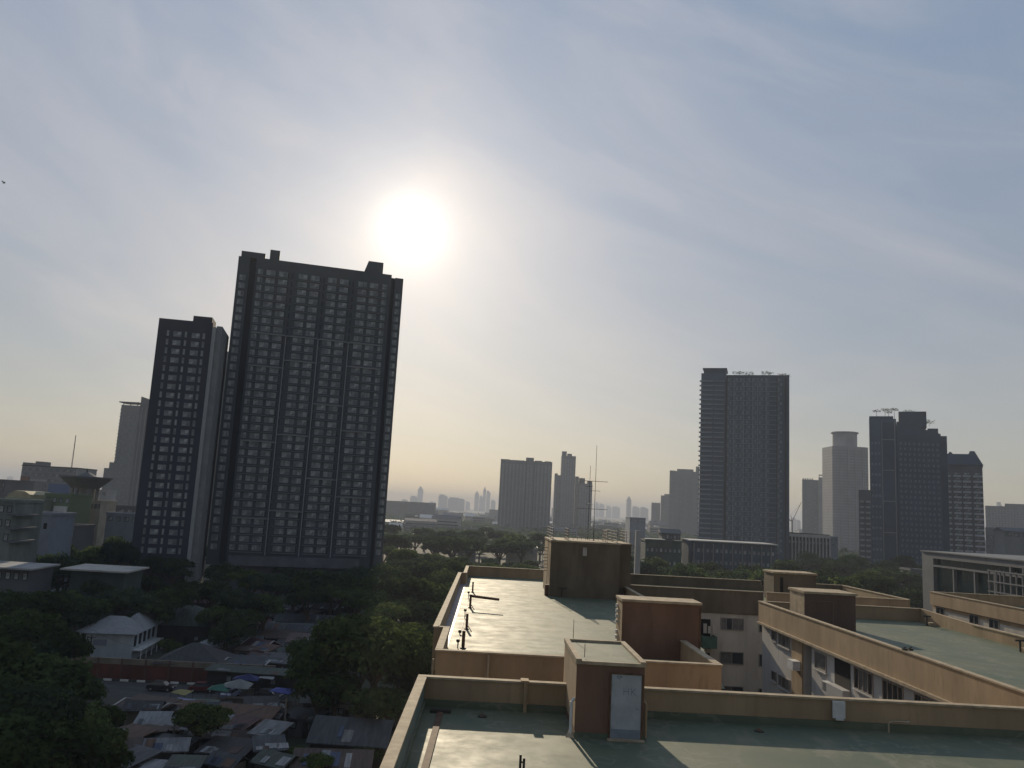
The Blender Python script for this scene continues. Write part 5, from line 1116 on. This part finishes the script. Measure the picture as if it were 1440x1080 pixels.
# construction crane between the towers
Yc = 1100; t = thing('tower_crane', 'faint slanted crane jib in the gap right of the dark balconied tower', 'crane', (at_x(1114, 745, Yc), Yc, 0))
h = top_z(1114, 733, Yc); m_ = MB(); m_.tube((0, 0, 0), (0, 0, h), 1.0, n=4); m_.build('mast', M_grey2, t)
m_ = MB(); xj = at_x(1127, 706, Yc) - at_x(1114, 745, Yc); m_.tube((0, 0, h), (xj, 0, top_z(1127, 706, Yc)), .6, .35, n=4); m_.tube((0, 0, h), (-6, 0, h + 3), .9, n=4); m_.build('jib', M_grey2, t)
m_ = MB(); m_.tube((-2, 0, h + 8), (xj * .9, 0, top_z(1126, 709, Yc)), .15, n=4); m_.tube((0, 0, h), (-2, 0, h + 8), .4, n=4); m_.build('tie', M_grey2, t)

# ------------------------------------------------------------------ trees
def crown_mesh(seed, rad, hgt, n, leaf, flat=.75, lobes=9):
    """leaf clumps scattered over and inside several lobes; z = 0 at the ground, top at hgt"""
    q = random.Random(seed); m_ = MB(); L_ = []
    for k in range(lobes):
        a_ = k * 2.4 + q.uniform(-.4, .4); rr = rad * (.0 if k == 0 else q.uniform(.35, .68)); r_ = rad * q.uniform(.34, .52)
        L_.append((Vector((rr * math.cos(a_), rr * math.sin(a_), hgt - r_ * flat - (0 if k == 0 else q.uniform(0, .40) * rad * flat) * (1 if k < lobes - 3 else 1.6))), r_))
    for k in range(n):
        c, r_ = L_[q.randrange(lobes)]
        d = Vector((q.gauss(0, 1), q.gauss(0, 1), q.gauss(0, 1) * 1.0)).normalized()
        if d.z < -.35: d.z *= -.5
        rr = r_ * (q.random() ** .22) * q.uniform(.82, 1.10); p = c + Vector((d.x * rr, d.y * rr, d.z * rr * flat))
        s_ = leaf * q.uniform(.55, 1.35); nrm = (d + Vector((q.uniform(-.9, .9), q.uniform(-.9, .9), q.uniform(-.4, 1.0)))).normalized()
        u = nrm.orthogonal().normalized(); u = Matrix.Rotation(q.random() * 6.28, 3, nrm) @ u; w_ = nrm.cross(u)
        a1 = u * s_; b1_ = w_ * s_ * q.uniform(.4, .75)
        m_.add([tuple(p - a1), tuple(p - b1_ + a1 * .15 + nrm * s_ * .14), tuple(p + a1), tuple(p + b1_ - a1 * .1)], [(0, 1, 2, 3)])
    return m_, L_
def tree_proto(seed, rad, hgt, n, leaf, mi, flat=.75, lobes=9):
    m_, L_ = crown_mesh(seed, rad, hgt, n, leaf, flat, lobes); cm = m_.mesh('crown', M_leaf[mi])
    t = MB(); th = hgt * .42; r0 = rad * .065 + .1; t.tube((0, 0, 0), (0, 0, th), r0, r0 * .7, n=8)
    for c, r_ in L_[:7]: t.tube((0, 0, th * .9), tuple(c), r0 * .5, r0 * .14, n=5)
    return cm, t.mesh('trunk', M_trunk), rad, hgt
PROTO = [tree_proto(11, 5.2, 11, 3600, .34, 0), tree_proto(12, 5.8, 12, 4000, .36, 1, .68), tree_proto(13, 4.4, 11.5, 3000, .32, 0, 1.0, 8), tree_proto(14, 5.5, 10.5, 3800, .34, 2, .6, 11), tree_proto(15, 4.6, 10, 3000, .32, 1, .85, 7), tree_proto(16, 5.0, 12.5, 3400, .34, 0, 1.05, 10)]
FAR = [tree_proto(21, 5.6, 11, 900, .75, 0, .7, 7), tree_proto(22, 5.2, 12, 900, .75, 2, .9, 7), tree_proto(23, 6.0, 10.5, 1000, .8, 1, .6, 8)]
def tree(label, px, py, H_, rad=None, group='', pr=None, far=False, name='tree'):
    c = onz(px, py, H_); cm, tm, pr_, ph_ = pr or (rnd.choice(FAR) if far else rnd.choice(PROTO))
    t = thing(name, label, 'tree', (c.x, c.y, 0), rnd.random() * 6.28, group or None); s_ = (rad or pr_) / pr_
    t.scale = (s_, s_, H_ / ph_); link('trunk', tm, t); link('crown', cm, t); return t
BIG = tree_proto(31, 9.0, 15.5, 15000, .36, 1, .72, 18)
tree('huge rounded rain tree with a sunlit crown edge left of the sunlit roof', 533, 866, 15.5, 9.6, pr=BIG, name='rain_tree')
BIG2 = tree_proto(32, 6.5, 13, 7500, .34, 0, .7, 13)
tree('dark dome tree leaning against the left flank of the huge rain tree', 463, 900, 11.5, 6.2, pr=BIG2, name='rain_tree')
tree('bright leaved bush tree beside the black roofs at the bottom', 283, 990, 6.5, 4.0, pr=PROTO[1]); tree('tall dark tree behind the street between the huts', 330, 868, 8, 4.2, pr=PROTO[2])
tree('ragged tree squeezed between the rain tree and the near block', 596, 905, 12, 4.2, pr=PROTO[4])
tree('low shrubby tree at the foot of the near block', 562, 972, 6, 3.6, pr=PROTO[1]); tree('small tree between white house and black pavilion', 240, 898, 5, 2.6, pr=PROTO[4])
tree('low shrub tree in front of the white house wall', 116, 912, 4.5, 2.0, pr=PROTO[4])
L1 = 'dark tree in the dense mass filling the lower left corner'; G1 = 'trees of the lower left mass'
for px, py, H_, r_ in ((8, 868, 13, 6), (44, 858, 13.5, 6), (78, 876, 12, 6), (22, 905, 13, 6.2), (60, 915, 13, 6.2), (92, 935, 11, 4.6), (5, 950, 12, 6), (42, 962, 12.5, 6), (78, 975, 11.5, 5.2), (20, 1005, 12, 6), (62, 1012, 11.5, 5.6), (104, 990, 9.5, 4.2), (135, 985, 8, 3.8), (100, 1030, 9.5, 4.6), (140, 1020, 8.5, 4), (30, 1050, 9, 5), (5, 1040, 11, 5), (150, 1052, 6.5, 3), (-20, 900, 14, 6), (-25, 990, 12, 6)):
    tree(L1, px, py, H_, r_, G1)
L2 = 'tree in the dark band between the pale shed roofs and the white house'; G2 = 'trees behind the white house'
for px, py, H_, r_ in ((125, 838, 11, 5.5), (152, 812, 12, 6), (186, 826, 12, 6), (214, 842, 10, 5), (98, 828, 12, 6), (70, 830, 12.5, 6), (35, 835, 12, 6), (240, 825, 12, 6), (165, 838, 9.5, 5), (5, 838, 12, 6), (208, 808, 12, 6), (110, 856, 9, 4.5)):
    tree(L2, px, py, H_, r_, G2)
L3 = 'shadowed tree in front of the dark towers'; G3 = 'trees at the foot of the dark towers'
for px, py, H_, r_ in ((215, 776, 13, 7), (245, 784, 12, 6.5), (280, 766, 14, 7), (318, 792, 12, 7), (352, 800, 13, 7), (385, 806, 13, 7), (300, 815, 12, 6.5), (340, 828, 12, 6), (275, 815, 11, 6), (375, 834, 11, 5.5), (416, 812, 12, 6.5), (448, 800, 13, 7), (482, 806, 13, 7), (505, 796, 14, 7), (400, 792, 10, 6), (435, 826, 11, 5.5), (468, 820, 11, 5.5), (500, 826, 12, 6), (165, 768, 11, 6), (140, 775, 11, 6), (185, 752, 10, 6), (330, 784, 11, 6), (363, 784, 11, 6), (468, 788, 11, 6), (250, 760, 12, 6), (305, 850, 9, 4.5), (350, 856, 9, 4.2), (318, 884, 6.5, 3.2)):
    tree(L3, px, py, H_, r_, G3)
L4 = 'tree in the green clump between the huge tower and the sunlit roof'; G4 = 'trees right of the huge tower'
for px, py, H_, r_ in ((540, 792, 15, 8), (568, 786, 15, 8), (598, 790, 15, 8), (622, 798, 14, 7), (555, 812, 14, 7), (588, 815, 14, 7), (615, 822, 13, 6), (535, 830, 13, 6.5), (640, 808, 12, 6), (632, 830, 11, 5), (520, 812, 13, 7), (600, 845, 12, 5.5), (575, 840, 12, 6), (612, 872, 10, 4.2), (548, 846, 12, 5.5)):
    tree(L4, px, py, H_, r_, G4)
L5 = 'hazy tree in the wood beyond the long block'; G5 = 'trees of the wood beyond the long block'
for px, py, H_, r_ in ((560, 758, 14, 9), (585, 752, 14, 9), (612, 762, 13, 8), (640, 757, 13, 8), (660, 748, 14, 9), (684, 741, 15, 9), (705, 746, 14, 9), (728, 750, 14, 9), (752, 748, 13, 8), (675, 765, 11, 7), (700, 768, 10, 6), (735, 770, 10, 6), (610, 778, 11, 7), (645, 782, 10, 6), (572, 772, 13, 8), (760, 765, 12, 7), (690, 785, 9, 5), (720, 790, 8, 5), (660, 790, 8, 5), (745, 788, 8, 5), (770, 742, 12, 8), (540, 768, 13, 8)):
    tree(L5, px, py, H_, r_, G5, far=True)
L6 = 'tree in the belt beyond the rear wing'; G6 = 'trees of the belt beyond the rear wing'
for px, py, H_, r_ in ((905, 795, 9, 5), (925, 790, 10, 5), (948, 797, 9, 5), (970, 792, 9, 5), (1018, 780, 12, 5.5), (1000, 800, 8, 4.5), (1035, 798, 9, 5), (1060, 800, 9, 5), (1085, 785, 11, 6), (1110, 786, 11, 6), (1132, 790, 11, 6), (1150, 792, 11, 6), (1180, 782, 12, 6), (1170, 800, 10, 5), (1200, 798, 11, 6), (1225, 800, 12, 6), (1250, 797, 12, 6.5), (1275, 803, 12, 6), (1240, 815, 10, 5), (1210, 815, 10, 5), (1290, 815, 10, 5), (1187, 770, 13, 4), (1212, 770, 11, 4), (1265, 818, 9, 4.6), (1160, 812, 9, 5), (1095, 805, 8, 4.5), (1130, 806, 8, 4.5), (885, 760, 10, 6), (870, 742, 12, 7), (900, 752, 10, 6), (1150, 772, 9, 6), (1125, 766, 8, 6), (1230, 828, 8, 4), (1300, 838, 7, 3.5)):
    tree(L6, px, py, H_, r_, G6, far=Y_far(px, py, H_))
def fill(label, group, x0, x1, y0, y1, n, h0, h1, r0, r1, far=False, seed=1):
    q = random.Random(seed); nx = max(1, round(math.sqrt(n * (x1 - x0) / (y1 - y0)))); ny = max(1, round(n / nx))
    for j in range(ny):
        for i in range(nx):
            tree(label, x0 + (x1 - x0) * (i + .5 + q.uniform(-.4, .4)) / nx, y0 + (y1 - y0) * (j + .5 + q.uniform(-.4, .4)) / ny, q.uniform(h0, h1), q.uniform(r0, r1), group, far=far)
fill('leafy tree packed beneath the huge rain tree', 'trees beneath the rain tree', 428, 606, 905, 975, 11, 6, 9, 3.4, 4.6, seed=3)
fill('leafy tree packed beneath the huge rain tree', 'trees beneath the rain tree', 560, 606, 925, 965, 4, 4, 6.5, 2.6, 3.6, seed=13)
fill('leafy shrub tree low beside the near block', 'shrub trees by the near block', 410, 545, 1040, 1085, 5, 2.6, 4, 1.6, 2.4, seed=4)
def fill_y(label, group, px0, px1, y0, y1, n, h0, h1, r0, r1, far=False, seed=1, ref=780, pw=1.0):
    q = random.Random(seed); nx = max(1, round(math.sqrt(n * 1.6))); ny = max(1, round(n / nx))
    for j in range(ny):
        for i in range(nx):
            Y = y0 + (y1 - y0) * ((j + .5 + q.uniform(-.4, .4)) / ny) ** pw; px = px0 + (px1 - px0) * (i + .5 + q.uniform(-.45, .45)) / nx; H_ = q.uniform(h0, h1)
            cm, tm, pr_, ph_ = q.choice(FAR) if far else q.choice(PROTO)
            t = thing('tree', label, 'tree', (at_x(px, ref, Y), Y, 0), q.random() * 6.28, group); s_ = q.uniform(r0, r1) / pr_; t.scale = (s_, s_, H_ / ph_); link('trunk', tm, t); link('crown', cm, t)
fill_y('tree among the cluttered houses below the green topped building', 'trees among the left houses', 60, 200, 230, 262, 11, 13, 18, 4.5, 6, seed=5)
fill_y('tree among the cluttered houses below the green topped building', 'trees among the left houses', 10, 110, 196, 210, 7, 13, 17, 4, 5, seed=15)
fill_y(L2, G2, -5, 90, 150, 172, 7, 9, 12, 4.5, 6, seed=6)
fill_y('hazy tree in the dense wood before the far halls', 'trees of the dense wood before the far halls', 545, 765, 400, 600, 26, 13, 18, 8, 11, True, seed=7)
fill_y('green tree between the wood and the sunlit roof', 'trees between the wood and the sunlit roof', 548, 765, 170, 320, 24, 10, 16, 6, 8, False, seed=17)
fill_y('tree standing before the dark glazed blocks', 'trees before the dark glazed blocks', 895, 1110, 235, 322, 26, 13, 19, 6, 8, seed=8)
fill_y('tree in the green belt below the dark slab tower', 'trees below the dark slab tower', 1105, 1305, 200, 460, 36, 13, 20, 6.5, 9, seed=9)
fill_y('hazy tree behind the dark glazed blocks', 'trees behind the dark glazed blocks', 860, 1110, 270, 420, 14, 10, 15, 6, 8, True, seed=10)
# far mass of trees and roofs
def tuft_mass(name, x0, x1, y0, y1, n, label, hh=(6, 11)):
    m_ = MB(); q = random.Random(len(name))
    for k in range(n):
        x, y = q.uniform(x0, x1), q.uniform(y0, y1); rad = q.uniform(4, 9); h = q.uniform(*hh)
        for j in range(26):
            a_ = q.random() * 6.28; rr = rad * math.sqrt(q.random()); z = h * (1 - .35 * (rr / rad) ** 2) * q.uniform(.55, 1.0); s_ = q.uniform(1.0, 2.4)
            p = Vector((x + rr * math.cos(a_), y + rr * math.sin(a_), z)); u = Vector((q.uniform(-1, 1), q.uniform(-1, 1), q.uniform(-.4, .4))).normalized() * s_; w_ = Vector((q.uniform(-1, 1), q.uniform(-1, 1), q.uniform(-.2, 1))).normalized() * s_ * .7
            m_.add([tuple(p - u), tuple(p - w_), tuple(p + u), tuple(p + w_)], [(0, 1, 2, 3)])
    tag(m_.build(name, M_leaf[2]), label, 'woodland', kind='stuff')
tuft_mass('woodland', -330, 520, 600, 1500, 2000, 'hazy woodland spread between the far halls and towers')
tuft_mass('distant_woodland', -1400, 1700, 1500, 3600, 1700, 'pale distant woodland under the skyline', (7, 14))

# each tree of the nearer masses gets a label of its own: its green, its row and its place in the row
ORD = ['first', 'second', 'third', 'fourth', 'fifth', 'sixth', 'seventh', 'eighth', 'ninth', 'tenth', 'eleventh', 'twelfth', 'thirteenth', 'fourteenth', 'fifteenth']
HUE = {'leaf_dark': 'deep green', 'leaf_mid': 'bright green', 'leaf_blue': 'bluish green'}
for gname, phrase in (('trees of the lower left mass', 'lower left tree mass'), ('trees behind the white house', 'trees behind the white house'), ('trees at the foot of the dark towers', 'trees below the dark towers'),
                      ('trees right of the huge tower', 'clump right of huge tower'), ('trees beneath the rain tree', 'trees under the rain tree'), ('trees among the left houses', 'trees among the left houses'), ('shrub trees by the near block', 'shrubs by the near block')):
    ts = sorted([o for o in COL.objects if o.parent is None and o.get('group') == gname], key=lambda o: o.location.y)
    rows = ['front', 'second', 'third', 'back']; nr = 1 if len(ts) < 8 else 2 if len(ts) < 12 else 3 if len(ts) < 20 else 4; per = math.ceil(len(ts) / nr)
    for r_ in range(nr):
        row = sorted(ts[r_ * per:(r_ + 1) * per], key=lambda o: o.location.x / o.location.y)
        for i, o in enumerate(row):
            hue = HUE[[c for c in o.children if c.name.startswith('crown')][0].data.materials[0].name]
            o['label'] = '%s tree, %s from left, %s row, %s' % (hue, ORD[i], rows[r_] if r_ < nr - 1 or nr == 1 else 'back', phrase)
# ------------------------------------------------------------------ far low city and skyline
q = random.Random(5); boxes = []
PB = []
for k in range(6):
    m_ = MB(); w_, d_, h_ = q.uniform(14, 34), q.uniform(10, 20), q.uniform(5, 15); m_.box(0, w_, 0, d_, 0, h_)
    wl = m_.mesh('wall', [M_grey1, M_palet, M_grey2][k % 3])
    r_ = MB()
    if k % 2: r_.loft([(-.5, -.5, h_), (-.5, d_ + .5, h_), (-.5, d_ / 2, h_ + 3)], [(w_ + .5, -.5, h_), (w_ + .5, d_ + .5, h_), (w_ + .5, d_ / 2, h_ + 3)])
    else: r_.box(-.3, w_ + .3, -.3, .1, h_, h_ + .8); r_.box(w_ * .3, w_ * .5, 2, d_ * .7, h_, h_ + 2.6)
    rf = r_.mesh('roof', [M_whiteroof, M_grey2, M_grey1][k % 3])
    n_ = MB()
    for fl in range(int(h_ / 3)): n_.box(.8, w_ - .8, -.06, -.004, fl * 3 + 1.1, fl * 3 + 2.2)
    PB.append((wl, rf, n_.mesh('window_band', M_t1b)))
clear = [(-200, -60, 230, 330), (-20, 20, 800, 860)]
for k in range(170):
    y = q.uniform(950, 3200); x = q.uniform(-.62, .66) * y
    if -.36 < x / y < -.16 and y < 420: continue
    pb = q.randrange(6); sec = 'left of the dark towers' if x / y < -.33 else 'between the huge tower and the aerials' if x / y < .08 else 'between the aerials and the balconied tower' if x / y < .25 else 'among the right hand towers'
    t = thing('far_building', 'small hazy %s %s building %s' % (['grey', 'pale', 'dark grey'][pb % 3], 'gabled' if pb % 2 else 'flat roofed', sec), 'building', (x, y, 0), q.uniform(-.4, .4), 'low buildings of the far city')
    wl, rf, nb = PB[pb]; link('wall', wl, t); link('roof', rf, t); link('window_band', nb, t); s_ = q.uniform(.8, 1.4); t.scale = (s_, s_, q.uniform(.8, 1.3))
M_far = mat('far_tower', (.20, .21, .22), .85, .1, .05)
sky = [(588, 595, 684, 4200, 1, 'thin hazy skyscraper right of the huge tower'), (577, 587, 697, 3600, 0, 'squat hazy block left of the thin skyscraper'), (617, 629, 695, 3300, 0, 'broad hazy block with stepped top in the far skyline'), (630, 653, 699, 3000, 0, 'long hazy slab in the far skyline'),
       (668, 674, 691, 3900, 1, 'left hazy tower of the far cluster beside the wide slab'), (680, 684, 685, 4000, 1, 'tallest pointed hazy tower of the far cluster'), (684.5, 690, 690, 3900, 0, 'right hazy tower of the far cluster'), (674.5, 680, 697, 3800, 0, 'low hazy tower filling the far cluster'), (655, 661, 705, 4200, 0, 'tiny hazy tower left of the far cluster'),
       (690.5, 697, 703, 3800, 0, 'low hazy block next to the wide slab'), (838, 842, 706, 4300, 0, 'narrow hazy tower right of the aerials'), (843, 850, 708, 4200, 0, 'hazy block right of the aerials'), (853, 860, 711, 4300, 0, 'low hazy block between aerials and the lone spire'), (862, 872, 712, 4200, 0, 'wide low hazy block left of the lone spire'),
       (882, 888, 698, 2600, 1, 'lone rounded hazy tower between aerials and grey slabs'), (890, 900, 712, 3200, 0, 'low hazy block right of the lone tower'), (901, 912, 713, 2900, 0, 'wide low hazy block before the grey slabs'), (604, 612, 705, 3900, 0, 'low hazy block right of the thin skyscraper'), (565, 573, 702, 3500, 0, 'hazy block close to the huge tower edge'),
       (640, 648, 706, 4600, 0, 'faint block behind the long hazy slab'), (776, 779.4, 714, 1900, 0, 'sliver of a hazy tower between the two slab groups'), (10, 16, 669, 3600, 1, 'faint tower on the horizon at the far left'), (60, 66, 670, 3800, 0, 'faint block on the horizon behind the long grey block'), (134, 140, 672, 3000, 0, 'faint block beside the grey condominium'),
       (1114, 1120, 728, 2600, 0, 'faint block in the gap by the crane'), (1121, 1126, 731, 2400, 0, 'second faint block in the gap by the crane'), (1404, 1410, 706, 2500, 0, 'faint block behind the long pale block')]
for pl, pr, pt, Y, sty, lab in sky:
    Y *= 1.9; x0, x1 = at_x(pl, pt, Y), at_x(pr, pt, Y); w = x1 - x0; zt = top_z(pl, pt, Y); t = thing('skyline_tower', lab, 'tower', (x0, Y, 0), 0, 'towers of the far skyline')
    m_ = MB(); m_.box(0, w, 0, w, 0, zt * .88); m_.build('shaft', M_far, t)
    m_ = MB()
    if sty: m_.loft([(w * .1, w * .1, zt * .88), (w * .9, w * .1, zt * .88), (w * .9, w * .9, zt * .88), (w * .1, w * .9, zt * .88)], [(w * .35, w * .35, zt), (w * .6, w * .35, zt), (w * .6, w * .6, zt), (w * .35, w * .6, zt)])
    else: m_.box(w * .08, w * .62, w * .1, w * .9, zt * .88, zt); m_.box(w * .63, w * .9, w * .1, w * .9, zt * .88, zt * .94)
    m_.build('crown', M_far, t)
# bird at the left edge
d = ray(6, 258) * 60; bp_ = Vector((0, 0, CZ)) + d
m_ = MB(); m_.loft([(-.16, 0, 0), (-.05, -.05, .03), (-.05, .05, .03)], [(.12, 0, 0), (.05, -.05, .03), (.05, .05, .03)]); m_.add([(-.04, 0, .02), (.08, 0, .02), (-.02, -.5, .16), (-.08, -.35, .14)], [(0, 1, 2, 3)]); m_.add([(-.04, 0, .03), (.08, 0, .03), (-.02, .5, .2), (-.08, .35, .16)], [(0, 1, 2, 3)])
bo = m_.build('bird', M_darkmetal); bo.location = bp_; bo.rotation_euler = (R(20), R(-25), R(35)); tag(bo, 'tiny dark bird in flight at the left edge of the sky', 'bird')

# ------------------------------------------------------------------ haze
hb = MB(); hb.box(-9200, 9200, -700, 11200, -1.5, 160)
hm = bpy.data.materials.new('haze_air'); hm.use_nodes = True; nt = hm.node_tree; nt.nodes.clear()
o_ = nt.nodes.new('ShaderNodeOutputMaterial'); pv = nt.nodes.new('ShaderNodeVolumePrincipled'); nt.links.new(pv.outputs[0], o_.inputs['Volume'])
pv.inputs['Color'].default_value = (.84, .90, 1.0, 1); pv.inputs['Density'].default_value = HAZE_D; pv.inputs['Anisotropy'].default_value = 0.0
tag(hb.build('haze', hm), kind='stuff')
